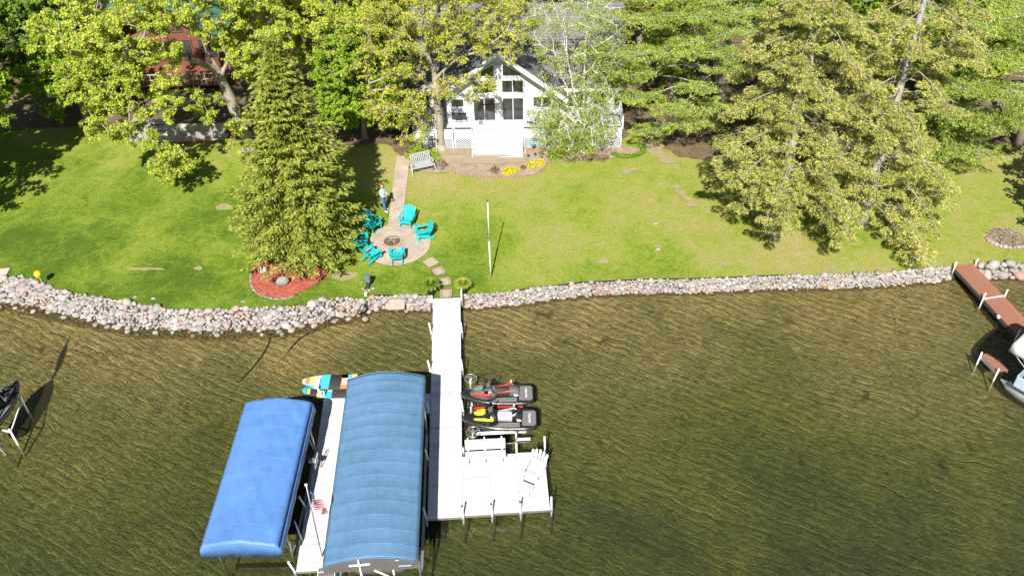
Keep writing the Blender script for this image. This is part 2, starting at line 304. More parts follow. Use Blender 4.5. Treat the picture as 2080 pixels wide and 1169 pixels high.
def bed_mat():
    m, nt, b = _nt('lake_bed'); g = nt.nodes.new('ShaderNodeNewGeometry'); pos = g.outputs['Position']
    s = nt.nodes.new('ShaderNodeSeparateXYZ'); nt.links.new(pos, s.inputs[0])
    a = noise(nt, .13, 4, .6, pos, .5); d = noise(nt, 2.4, 6, .7, pos, .6); e = noise(nt, 13., 4, .8, pos)
    # weed growth and light lost with depth, both put into the bed colour
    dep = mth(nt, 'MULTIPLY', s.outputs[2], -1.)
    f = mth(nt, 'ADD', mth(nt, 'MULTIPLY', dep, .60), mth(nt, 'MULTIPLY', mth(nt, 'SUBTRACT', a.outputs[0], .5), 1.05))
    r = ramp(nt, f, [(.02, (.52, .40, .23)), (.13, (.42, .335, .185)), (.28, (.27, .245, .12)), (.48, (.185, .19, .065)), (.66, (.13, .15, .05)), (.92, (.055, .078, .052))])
    k = ramp(nt, d.outputs[0], [(.32, (.55, .54, .52)), (.5, (.95, .95, .95)), (.68, (1.3, 1.27, 1.2))])
    k2 = ramp(nt, e.outputs[0], [(.36, (.66, .66, .66)), (.64, (1.32, 1.30, 1.24))])
    col = mixc(nt, 1., r.outputs[0], k.outputs[0], 'MULTIPLY'); col = mixc(nt, 1., col, k2.outputs[0], 'MULTIPLY')
    # dark weed tufts
    t = noise(nt, .85, 3, .5, pos, 1.); tr = ramp(nt, t.outputs[0], [(.64, (1, 1, 1)), (.72, (.42, .43, .42))]); col = mixc(nt, 1., col, tr.outputs[0], 'MULTIPLY')
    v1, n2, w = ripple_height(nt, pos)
    # caustic light lines painted into the bed colour along the crests, darker between
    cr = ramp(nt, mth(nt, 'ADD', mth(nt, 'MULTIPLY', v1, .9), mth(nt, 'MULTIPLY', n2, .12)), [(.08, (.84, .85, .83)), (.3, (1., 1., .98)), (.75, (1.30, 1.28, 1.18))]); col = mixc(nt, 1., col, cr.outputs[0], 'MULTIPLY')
    nt.links.new(col, b.inputs['Base Color']); b.inputs['Roughness'].default_value = .95; b.inputs['Specular IOR Level'].default_value = .05
    h = mth(nt, 'ADD', mth(nt, 'MULTIPLY', v1, .55), mth(nt, 'ADD', mth(nt, 'MULTIPLY', n2, .28), mth(nt, 'MULTIPLY', e.outputs[0], .6)))
    bump(nt, b, h, 1., .034); MAT['lake_bed'] = m
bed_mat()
def water_mat():
    m = bpy.data.materials.new('water'); m.use_nodes = True; nt = m.node_tree; nt.nodes.clear()
    out = nt.nodes.new('ShaderNodeOutputMaterial'); g = nt.nodes.new('ShaderNodeNewGeometry'); pos = g.outputs['Position']
    v1, n2, w = ripple_height(nt, pos); fine = noise(nt, 9, 3, .6, w)
    h = mth(nt, 'ADD', mth(nt, 'MULTIPLY', v1, .5), mth(nt, 'ADD', mth(nt, 'MULTIPLY', n2, .8), mth(nt, 'MULTIPLY', fine.outputs[0], .25)))
    bp = bump(nt, None, h, 1., .03)
    tr = nt.nodes.new('ShaderNodeBsdfTransparent'); tr.inputs[0].default_value = (.80, .81, .68, 1)
    df = nt.nodes.new('ShaderNodeBsdfDiffuse'); df.inputs[0].default_value = (.14, .135, .055, 1); nt.links.new(bp.outputs[0], df.inputs['Normal'])
    gl = nt.nodes.new('ShaderNodeBsdfGlossy'); gl.inputs['Roughness'].default_value = .05; nt.links.new(bp.outputs[0], gl.inputs['Normal'])
    fr = nt.nodes.new('ShaderNodeFresnel'); fr.inputs[0].default_value = 1.33; nt.links.new(bp.outputs[0], fr.inputs['Normal'])
    m1 = nt.nodes.new('ShaderNodeMixShader'); m1.inputs[0].default_value = .11; nt.links.new(tr.outputs[0], m1.inputs[1]); nt.links.new(df.outputs[0], m1.inputs[2])
    m2 = nt.nodes.new('ShaderNodeMixShader'); nt.links.new(fr.outputs[0], m2.inputs[0]); nt.links.new(m1.outputs[0], m2.inputs[1]); nt.links.new(gl.outputs[0], m2.inputs[2])
    nt.links.new(m2.outputs[0], out.inputs[0]); MAT['water'] = m
water_mat()

# ------------------------------------------------------------------ mesh helpers
class MB:
    def __init__(s): s.v = []; s.f = []; s.m = []; s.cm = 0
    def mat(s, i): s.cm = i; return s
    def add(s, vs, fs):
        o = len(s.v); s.v += [tuple(v) for v in vs]; s.f += [tuple(i+o for i in f) for f in fs]; s.m += [s.cm]*len(fs); return s
    def box(s, c, d, rot=None):
        hx, hy, hz = d[0]/2, d[1]/2, d[2]/2
        vs = [Vector((x, y, z)) for x in (-hx, hx) for y in (-hy, hy) for z in (-hz, hz)]
        if rot is not None:
            M = Euler(rot).to_matrix() if not isinstance(rot, Matrix) else rot
            vs = [M @ v for v in vs]
        c = Vector(c); return s.add([v+c for v in vs], [(0, 1, 3, 2), (4, 6, 7, 5), (0, 4, 5, 1), (2, 3, 7, 6), (0, 2, 6, 4), (1, 5, 7, 3)])
    def beam(s, a, b, w, h, up=Vector((0, 0, 1))):
        a = Vector(a); b = Vector(b); d = (b-a); L = d.length; d.normalize(); x = d.cross(up)
        if x.length < 1e-4: x = Vector((1, 0, 0))
        x.normalize(); z = x.cross(d); vs = []
        for p in (a, b):
            for i, j in ((-1, -1), (1, -1), (1, 1), (-1, 1)): vs.append(p+x*i*w/2+z*j*h/2)
        return s.add(vs, [(0, 3, 2, 1), (4, 5, 6, 7), (0, 1, 5, 4), (1, 2, 6, 5), (2, 3, 7, 6), (3, 0, 4, 7)])
    def tube(s, pts, r, n=8, closed=False):
        pts = [Vector(p) for p in pts]; k = len(pts); rs = r if isinstance(r, (list, tuple)) else [r]*k; o = []; px = None
        for i, p in enumerate(pts):
            if closed: d = pts[(i+1) % k]-pts[i-1]
            else: d = pts[min(i+1, k-1)]-pts[max(i-1, 0)]
            d.normalize()
            if px is None:
                px = d.orthogonal().normalized()
            px = (px-d*px.dot(d)); px.normalize(); py = d.cross(px)
            for j in range(n):
                a = 2*PI*j/n; o.append(p+(px*math.cos(a)+py*math.sin(a))*rs[i])
        fs = []
        for i in range(k if closed else k-1):
            for j in range(n): fs.append((i*n+j, i*n+(j+1) % n, ((i+1) % k)*n+(j+1) % n, ((i+1) % k)*n+j))
        if not closed: fs += [tuple(range(n-1, -1, -1)), tuple((k-1)*n+j for j in range(n))]
        return s.add(o, fs)
    def loft(s, rings, cap=True, wrap=True):
        n = len(rings[0]); o = [p for r in rings for p in r]; fs = []
        for i in range(len(rings)-1):
            for j in range(n if wrap else n-1): fs.append((i*n+j, i*n+(j+1) % n, (i+1)*n+(j+1) % n, (i+1)*n+j))
        if cap and wrap: fs += [tuple(range(n-1, -1, -1)), tuple((len(rings)-1)*n+j for j in range(n))]
        return s.add(o, fs)
    def prism(s, poly, z0, z1):
        n = len(poly); return s.add([(x, y, z0) for x, y in poly]+[(x, y, z1) for x, y in poly], [tuple(range(n-1, -1, -1)), tuple(range(n, 2*n))]+[(i, (i+1) % n, n+(i+1) % n, n+i) for i in range(n)])
    def build(s, name, mats, parent=None, smooth=False, bev=0, fixn=True):
        me = bpy.data.meshes.new(name); me.from_pydata(s.v, [], s.f)
        if not isinstance(mats, (list, tuple)): mats = [mats]
        for m in mats: me.materials.append(MAT[m] if isinstance(m, str) else m)
        if len(mats) > 1: me.polygons.foreach_set('material_index', s.m)
        if fixn:
            bm = bmesh.new(); bm.from_mesh(me); bmesh.ops.recalc_face_normals(bm, faces=bm.faces); bm.to_mesh(me); bm.free()
        if smooth: me.polygons.foreach_set('use_smooth', [True]*len(me.polygons))
        o = bpy.data.objects.new(name, me); COL.objects.link(o)
        if parent: o.parent = parent
        if bev:
            bv = o.modifiers.new('bevel', 'BEVEL'); bv.width = bev; bv.segments = 2; bv.limit_method = 'ANGLE'
        return o
def thing(name, label, cat, loc=(0, 0, 0), rz=0, group=None):
    o = bpy.data.objects.new(name, None); COL.objects.link(o); o.location = loc; o.rotation_euler = (0, 0, rz); o.empty_display_size = .2
    o['label'] = label; o['category'] = cat
    if group: o['group'] = group
    return o
def tag(o, label=None, cat=None, group=None, kind=None):
    for k, v in (('label', label), ('category', cat), ('group', group), ('kind', kind)):
        if v: o[k] = v
    return o
def dup(root, label, loc, rz=None, group=None):
    def cp(o, par):
        c = o.copy(); COL.objects.link(c)
        if par: c.parent = par
        for ch in kids.get(o.name, []): cp(ch, c)
        return c
    kids = {}
    for o in root.children_recursive: kids.setdefault(o.parent.name, []).append(o)
    r = cp(root, None); r.location = loc; r['label'] = label
    if rz is not None: r.rotation_euler = (0, 0, rz)
    return r
def np_mesh(name, V, nper, m, parent=None, smooth=False):
    """V: (N, nper, 3) separate faces"""
    N = len(V); me = bpy.data.meshes.new(name); me.vertices.add(N*nper); me.vertices.foreach_set('co', np.ascontiguousarray(V, dtype=np.float32).ravel())
    me.loops.add(N*nper); me.loops.foreach_set('vertex_index', np.arange(N*nper, dtype=np.int32)); me.polygons.add(N)
    me.polygons.foreach_set('loop_start', np.arange(0, N*nper, nper, dtype=np.int32)); me.polygons.foreach_set('loop_total', np.full(N, nper, dtype=np.int32))
    me.update(calc_edges=True); me.materials.append(MAT[m]); o = bpy.data.objects.new(name, me); COL.objects.link(o)
    if parent: o.parent = parent
    return o
def inside(poly, x, y):
    c = np.zeros(np.shape(x), bool); n = len(poly)
    for i in range(n):
        x1, y1 = poly[i]; x2, y2 = poly[i-1]
        t = ((y1 > y) != (y2 > y)) & (x < (x2-x1)*(y-y1)/((y2-y1) or 1e-9)+x1); c ^= t
    return c
def patch(name, poly, m, dz, kind='structure', step=.6, parent=None, wob=0):
    """a sheet that follows the ground inside an outline"""
    pts = [Vector((p[0], p[1])) for p in poly]
    if wob:
        q = []
        for i, p in enumerate(pts):
            n = pts[(i+1) % len(pts)]; k = max(1, int((n-p).length/.35))
            for j in range(k): q.append(p.lerp(n, j/k)+Vector((random.uniform(-wob, wob), random.uniform(-wob, wob))))
        pts = q
    nb = len(pts); xs = [p.x for p in pts]; ys = [p.y for p in pts]
    gx, gy = np.meshgrid(np.arange(min(xs)+step/2, max(xs), step), np.arange(min(ys)+step/2, max(ys), step)); gx = gx.ravel(); gy = gy.ravel()
    k = inside([(p.x, p.y) for p in pts], gx, gy); allp = pts+[Vector((a, b)) for a, b in zip(gx[k], gy[k])]
    r = delaunay_2d_cdt(allp, [(i, (i+1) % nb) for i in range(nb)], [], 1, 1e-5)
    vs = [(v.x, v.y, gz(v.x, v.y)+dz) for v in r[0]]; fs = [f for f in r[2] if inside([(p.x, p.y) for p in pts], np.mean([r[0][i].x for i in f]), np.mean([r[0][i].y for i in f]))]
    me = bpy.data.meshes.new(name); me.from_pydata(vs, [], [tuple(f) for f in fs]); me.materials.append(MAT[m])
    o = bpy.data.objects.new(name, me); COL.objects.link(o)
    if kind: o['kind'] = kind
    if parent: o.parent = parent
    return o

# ------------------------------------------------------------------ the setting
def grid_sheet(name, xs, ylo, yhi, ny, m, power=1.):
    V = []; F = []; nx = len(xs)
    for i, x in enumerate(xs):
        a, b = ylo(x), yhi(x)
        for j in range(ny+1):
            y = a+(b-a)*(j/ny)**power; V.append((x, y, gz(x, y)))
    for i in range(nx-1):
        for j in range(ny):
            a = i*(ny+1)+j; F.append((a, a+ny+1, a+ny+2, a+1))
    me = bpy.data.meshes.new(name); me.from_pydata(V, [], F); me.materials.append(MAT[m]); o = bpy.data.objects.new(name, me); COL.objects.link(o); o['kind'] = 'structure'; return o
XS = sorted(set([round(v, 3) for v in list(np.linspace(-40, 45, 260))+list(TX[(TX > -40) & (TX < 45)])]+[-160, -110, -70, -50, 55, 80, 120, 170]))
lawn = grid_sheet('lawn', XS, lambda x: float(shore_top(x))+1e-4, lambda x: 32.5+260., 90, 'grass', 2.4)
bank = grid_sheet('lake_bank', XS, lambda x: float(min(shore_bot(x), shore_top(x)-.3)), lambda x: float(shore_top(x)), 4, 'bank')
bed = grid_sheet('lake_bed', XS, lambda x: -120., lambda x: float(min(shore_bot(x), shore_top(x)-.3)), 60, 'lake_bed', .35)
W = MB(); W.add([(-160, -120, 0), (170, -120, 0), (170, 45, 0), (-160, 45, 0)], [(0, 1, 2, 3)])
wo = W.build('water', 'water', fixn=False); wo['kind'] = 'structure'

def gp(*pix): return [tuple(G(a, b)[:2]) for a, b in pix]
# woodland floor behind the lawns
ff = gp((-250, 290), (0, 268), (60, 262), (135, 258), (250, 262), (470, 262), (500, 300), (690, 300), (760, 290), (800, 300), (812, 322), (835, 300), (850, 285), (1265, 285), (1300, 258), (1330, 290), (1380, 320), (1500, 330), (1640, 350), (1750, 345), (1830, 330), (1900, 318), (1950, 300), (2080, 290), (2300, 300))
patch('woodland_floor', ff+[(60, 130), (-60, 130)], 'litter', .03, step=1.5, wob=.12)
for q_ in ([(1290, 300), (1325, 268), (1350, 285), (1345, 305), (1375, 330), (1350, 335), (1325, 318)], [(1366, 372), (1385, 378), (1400, 402), (1428, 424), (1402, 420), (1378, 398)], [(1250, 345), (1290, 338), (1305, 345), (1275, 352)]): patch('bare_soil', gp(*q_), 'bare_soil', .04, step=.5, wob=.16)
patch('planting_bed', gp((838, 345), (870, 352), (915, 352), (960, 360), (1030, 362), (1080, 357), (1103, 346), (1112, 332), (1160, 328), (1240, 322), (1300, 318), (1302, 303), (1262, 296), (848, 296), (836, 320)), 'bed_mulch', .045, step=.6, wob=.04)
patch('concrete_pad', gp((892, 318), (964, 317), (1066, 314), (1064, 331), (1000, 334), (905, 334)), 'concrete', .07, step=.6)
# paved path and round patio
pe = gp((826, 318), (817, 380), (808, 462)); pw = gp((790, 470), (797, 440), (805, 318))
pl = [(x, y) for x, y in gp((806, 318), (798, 380), (788, 462))]; pr_ = gp((833, 318), (826, 380), (817, 462))
patch('paved_path', pl+pr_[::-1], 'paving_path', .05, step=.5)
circ = [(PATIO.x+1.75*math.cos(2*PI*i/48), PATIO.y+1.75*math.sin(2*PI*i/48)) for i in range(48)]
patch('paved_patio', circ, 'paving_ring', .06, step=.4)
patch('red_mulch', gp((512, 545), (509, 570), (515, 588), (530, 600), (560, 606), (590, 604), (615, 590), (650, 572), (672, 556), (650, 540), (600, 530), (540, 530)), 'red_mulch', .03, step=.4, wob=.05)
patch('red_mulch.001', gp((362, 292), (380, 293), (430, 288), (475, 282), (480, 274), (420, 272), (362, 276)), 'red_mulch', .05, step=.5, wob=.05)
patch('gravel', gp((1740, 330), (1820, 322), (1900, 312), (1960, 300), (1970, 260), (1860, 250), (1700, 290)), 'gravel', .05, step=.8, wob=.08)
for i, q in enumerate([(455, 421, 18, 8), (403, 545, 10, 4), (298, 546, 45, 3), (530, 535, 8, 4), (1225, 590 - 60, 14, 6), (1337, 500, 9, 4), (1690, 545, 20, 5), (1470, 535, 12, 5), (700, 560, 30, 10)]):
    a, b, w, h = q; patch('bare_soil', gp(*[(a+w*math.cos(t)*random.uniform(.7, 1.1), b+h*math.sin(t)*random.uniform(.7, 1.1)) for t in np.linspace(0, 2*PI, 11)[:-1]]), 'bare_soil', .018, step=.4, wob=.03)
# ------------------------------------------------------------------ trees
def rand_dirs(n, up=0.):
    d = rng.normal(size=(n, 3)); d[:, 2] += up; return d/np.linalg.norm(d, axis=1, keepdims=True)
def leaf_quads(C, size, up=.5, jit=.35):
    n = len(C); N = rng.normal(size=(n, 3))+np.array([-.08, -.55, .35+up]); N /= np.linalg.norm(N, axis=1, keepdims=True); A = np.cross(N, rng.normal(size=(n, 3))); A /= np.linalg.norm(A, axis=1, keepdims=True); B = np.cross(N, A)
    s = size*(1+rng.uniform(-jit, jit, (n, 1))); w = .62
    return np.stack([C-A*s*.5, C-B*s*.5*w+N*s*.1, C+A*s*.5, C+B*s*.5*w+N*s*.1], 1)
def tris(Pp, D, L, Wd):
    """tapering needles sprays: base at Pp, along D, length L, width Wd"""
    n = len(Pp); S = np.cross(D, rng.normal(size=(n, 3))); S /= np.linalg.norm(S, axis=1, keepdims=True)
    L = np.reshape(L, (-1, 1)); Wd = np.reshape(Wd, (-1, 1)); return np.stack([Pp-S*Wd*.5, Pp+S*Wd*.5, Pp+D*L], 1)
def frusta(P0, P1, R0, R1, n=5):
    P0 = np.array(P0); P1 = np.array(P1); R0 = np.array(R0)[:, None, None]; R1 = np.array(R1)[:, None, None]
    D = P1-P0; D = D/np.maximum(np.linalg.norm(D, axis=1, keepdims=True), 1e-6)
    a = np.cross(D, np.array([.3, .5, .81])); a /= np.maximum(np.linalg.norm(a, axis=1, keepdims=True), 1e-6); b = np.cross(D, a)
    t = np.linspace(0, 2*PI, n, endpoint=False); ring = a[:, None]*np.cos(t)[None, :, None]+b[:, None]*np.sin(t)[None, :, None]
    A = P0[:, None]+ring*R0; B = P1[:, None]+D[:, None]*.02+ring*R1
    return np.stack([A, np.roll(A, -1, 1), np.roll(B, -1, 1), B], 2).reshape(-1, 4, 3)
def weld(o):
    bm = bmesh.new(); bm.from_mesh(o.data); bmesh.ops.remove_doubles(bm, verts=bm.verts, dist=1e-4); bm.to_mesh(o.data); bm.free()
    o.data.polygons.foreach_set('use_smooth', [True]*len(o.data.polygons)); return o
def skeleton(trunks, C, rbase, rmin=.012, step=.55, wander=.12, upbias=.7):
    """limbs from trunk lines to every foliage clump; returns segments with radii"""
    pos = []; par = []
    for tr in trunks:
        tr = [np.array(p, float) for p in tr]; last = -1
        if len(tr) > 0 and len(tr[0]) == 4:   # starts on an existing node
            q = tr[0][:3]; last = int(np.argmin([np.linalg.norm(p-q) for p in pos])); tr = [pos[last]]+[t[:3] for t in tr[1:]]; first = False
        else: first = True
        if first: pos.append(tr[0]); par.append(-1); last = len(pos)-1
        for a, b in zip(tr[:-1], tr[1:]):
            k = max(1, int(np.linalg.norm(b-a)/.5))
            for j in range(1, k+1):
                pos.append(a+(b-a)*j/k+rng.normal(0, .03, 3)); par.append(last); last = len(pos)-1
    ntr = len(pos); pz = [p[2] for p in pos]; z0 = pos[0][2]; zlo = z0+.22*(max(pz)-z0)
    buf = np.zeros((len(pos)+len(C)*14, 3)); buf[:ntr] = pos; cnt = ntr
    tp = buf[:ntr]; order = np.argsort([np.min(np.linalg.norm(tp-c, axis=1)) for c in C]); wt = [0.]*ntr; cidx = []
    for ci in order:
        c = C[ci]; nd = buf[:cnt]; d = np.linalg.norm(nd-c, axis=1)
        hz = np.linalg.norm(nd[:, :2]-c[:2], axis=1)
        cost = d+upbias*np.maximum(0, nd[:, 2]-(c[2]-.25*hz))+np.where(nd[:, 2] < zlo, 3., 0)
        k = int(np.argmin(cost)); p = nd[k].copy(); L = d[k]; m = max(1, min(12, int(L/step))); last = k
        side = rng.normal(0, wander, 3)*L
        for j in range(1, m+1):
            t = j/m; q = p+(c-p)*t+side*math.sin(PI*t)+np.array([0, 0, .10*L*math.sin(PI*t)]); 
            if j < m: q = q+rng.normal(0, .06, 3)
            buf[cnt] = q; par.append(last); wt.append(0.); last = cnt; cnt += 1
        wt[last] += 1; cidx.append(last)
    for i in range(cnt-1, 0, -1):
        if par[i] >= 0: wt[par[i]] += wt[i]
    wt = np.maximum(np.array(wt), .6); r = rmin+(rbase-rmin)*(wt/wt[0])**.72; r = np.maximum(r, rmin)
    r[:ntr] = np.maximum(r[:ntr], 0)
    P0 = []; P1 = []; R0 = []; R1 = []
    for i in range(cnt):
        if par[i] >= 0: P0.append(buf[par[i]]); P1.append(buf[i]); R0.append(r[par[i]] if par[i] < ntr and i < ntr else min(r[par[i]], r[i]*1.5)); R1.append(r[i])
    return P0, P1, R0, R1, ntr
def sample_clumps(ells, mind, keep=None):
    """ells: (centre, radii, count, [hollow]); clumps lie mostly in the outer shell"""
    out = []
    for e in ells:
        c, rr, n = np.array(e[0], float), np.array(e[1], float), e[2]; hollow = e[3] if len(e) > 3 else .55; tries = 0; got = 0
        while got < n and tries < n*12:
            tries += 1; d = rand_dirs(1)[0]; q = c+d*rr*(hollow+(1-hollow)*random.random()**.7)
            q = q+rng.normal(0, .15, 3)
            if out and np.min(np.linalg.norm(np.array(out[-600:])-q, axis=1)) < mind: continue
            out.append(q); got += 1
    return np.array(out)
def broadleaf(name, label, cat, base, trunks, ells, leaf, rbase=.28, barkm='bark', nleaf=90, lsize=.15, rc=.5, mind=.5, step=.55, flat=.65, rmin=.014, group=None, twigs=4, C=None, wander=.12, up=.5, sag=0., upbias=.7):
    base = np.array(base, float)
    if C is None: C = sample_clumps(ells, mind)
    g = C[:, 2] > np.array([gz(a, b) for a, b in C[:, :2]])+.4; C = C[g]
    t = thing(name, label, cat, tuple(base), group=group)
    P0, P1, R0, R1, ntr = skeleton(trunks, C, rbase, rmin=rmin, step=step, wander=wander, upbias=upbias)
    # flare at the foot
    n = len(C); K = 0
    if twigs:
        cc = np.repeat(C, twigs, 0); dd = rand_dirs(len(cc), .25); P0 += list(cc); e = cc+dd*rc*rng.uniform(.5, .95, (len(cc), 1)); P1 += list(e); R0 += [rmin*.8]*len(cc); R1 += [rmin*.3]*len(cc)
    P0 = np.array(P0)-base; P1 = np.array(P1)-base
    nT = max(ntr-1, 1)
    q = frusta(P0[:nT], P1[:nT], R0[:nT], R1[:nT], 9); o = weld(np_mesh('trunk', q, 4, barkm, t))
    fl = MB(); r0 = rbase; fl.tube([(0, 0, -.25), (0, 0, .02), (P1[0][0]*.6, P1[0][1]*.6, .35)], [r0*1.75, r0*1.35, r0*.98], 10); rf = fl.build('root_flare', barkm, t, True)
    q = frusta(P0[nT:], P1[nT:], R0[nT:], R1[nT:], 5); np_mesh('limbs', q, 4, barkm, t)
    # leaves gather round a few tips in each clump
    nt_ = 7; tips = np.repeat(C, nt_, 0)+rand_dirs(n*nt_, .15)*rc*np.array([1, 1, flat])*rng.uniform(.35, 1, (n*nt_, 1)); tips[:, 2] -= sag*rng.uniform(0, 1, len(tips))
    per = max(1, nleaf//nt_); L = np.repeat(tips, per, 0); L = L+rng.normal(0, rc*.16, L.shape)*np.array([1, 1, .75]); L[:, 2] -= sag*.6*rng.uniform(0, 1, len(L))
    np_mesh('crown', leaf_quads(L, lsize, up)-base, 4, leaf, t)
    return t
def ell(px, py, y, w, h, dep, n, hollow=.5):
    """an ellipsoid of foliage seen at px, py standing at distance y; w, h in photo pixels"""
    c = Yp(px, py, y); a = Yp(px+w/2, py, y); b = Yp(px, py+h/2, y); rx = abs(a.x-c.x); rz = abs(b.z-c.z)
    return (tuple(c), (rx, dep, rz), n, hollow)
def conifer(name, label, cat, x, y, H, Rb, mt, nwh=26, nbr=11, z0=.3, droop=.35, lean=(0, 0), card=.34, cw=.085, dens=1., pw=.85, irregular=.18, gaps=0., trunk_r=.2, hang=.5, bark='bark', group=None, rise=.25):
    zb = gz(x, y); t = thing(name, label, cat, (x, y, zb), group=group); PP = []; DD = []; LL = []; WW = []; S0 = []; S1 = []; SR0 = []; SR1 = []
    k = 0
    for i in range(nwh):
        f = i/(nwh-1); zz = z0+(H*.985-z0)*f**.92; Lb = Rb*(1-(zz/H))**pw*1.0
        if f < .12: Lb *= .8+1.6*f
        if f > .9: nb = max(4, int(nbr*.6))
        else: nb = nbr
        for b in range(nb):
            if random.random() < gaps: 
                az = random.uniform(0, 2*PI); L = Lb*random.uniform(.3, .9)  # bare dead branch
                d = np.array([math.cos(az), math.sin(az), -.05]); p = np.array([lean[0]*zz/H, lean[1]*zz/H, zz]); S0.append(p); S1.append(p+d*L*.6); SR0.append(.028); SR1.append(.006); continue
            az = 2*PI*(b+random.uniform(-.35, .35))/nb+i*2.4; L = max(.25, Lb*random.uniform(1-irregular*1.6, 1+irregular)); z1 = zz+random.uniform(-.2, .2)*(H/nwh)
            d = np.array([math.cos(az), math.sin(az), 0.]); p0 = np.array([lean[0]*zz/H, lean[1]*zz/H, z1]); prev = p0; side = np.array([-d[1], d[0], 0]); bend = random.uniform(-.12, .12)
            dr = droop*(1-f*.9); ns = max(3, int(L/.22)); pts = []
            for s in range(ns+1):
                u = s/ns; pts.append(p0+d*L*u+side*bend*L*u*u+np.array([0, 0, L*(rise*u-(rise+dr)*u*u+ (.18*u**4)+f*.5*u)]))
            for s in range(0, ns, 2):
                e = min(ns, s+2); S0.append(pts[s]); S1.append(pts[e]); SR0.append(max(.006, .03*(1-s/ns)*min(1.4, L/2.5))); SR1.append(max(.004, .03*(1-e/ns)*min(1.4, L/2.5)))
            for s in range(ns+1):
                u = s/ns
                if u < .12: continue
                wl = min(.8, .22*L+.18)*(1-u*.72)*random.uniform(.75, 1.2); nc = max(1, int(round(dens*(3+4*(1-u)))))
                for sg in (-1, 1):
                    dirn = side*sg*.85+d*.6; dirn = dirn/np.linalg.norm(dirn)
                    for c in range(nc):
                        v = (c+.5)/nc*wl; q = pts[s]+dirn*v+np.array([0, 0, -hang*v*v*.9]); dl = dirn*.6+d*.35+np.array([0, 0, -hang*random.uniform(.1, 1.)])
                        PP.append(q+rng.normal(0, .03, 3)); DD.append(dl); LL.append(card*random.uniform(.6, 1.2)); WW.append(cw*random.uniform(.8, 1.3))
                        if random.random() < .55: PP.append(q+rng.normal(0, .04, 3)); DD.append(d*.5+dirn*random.uniform(-.5, .7)+np.array([0, 0, random.uniform(-hang, .35)])); LL.append(card*random.uniform(.5, 1.)); WW.append(cw)
                if u > .9:
                    for c in range(3): PP.append(pts[s]); DD.append(d+side*random.uniform(-.5, .5)+np.array([0, 0, random.uniform(-.3, .2)])); LL.append(card*1.1); WW.append(cw*1.2)
    PP = np.array(PP); DD = np.array(DD); DD /= np.linalg.norm(DD, axis=1, keepdims=True)
    keep = PP[:, 2] > .05; PP, DD, LL, WW = PP[keep], DD[keep], np.array(LL)[keep], np.array(WW)[keep]
    np_mesh('crown', tris(PP, DD, LL, WW), 3, mt, t); np_mesh('limbs', frusta(S0, S1, SR0, SR1, 4), 4, bark, t)
    tr = MB(); k = 12; tr.tube([(lean[0]*j/k, lean[1]*j/k, H*j/k-(.25 if j == 0 else 0)) for j in range(k+1)], [trunk_r*(1.25 if j == 0 else 1)*(1-.93*j/k) for j in range(k+1)], 9); tr.build('trunk', bark, t, True)
    return t
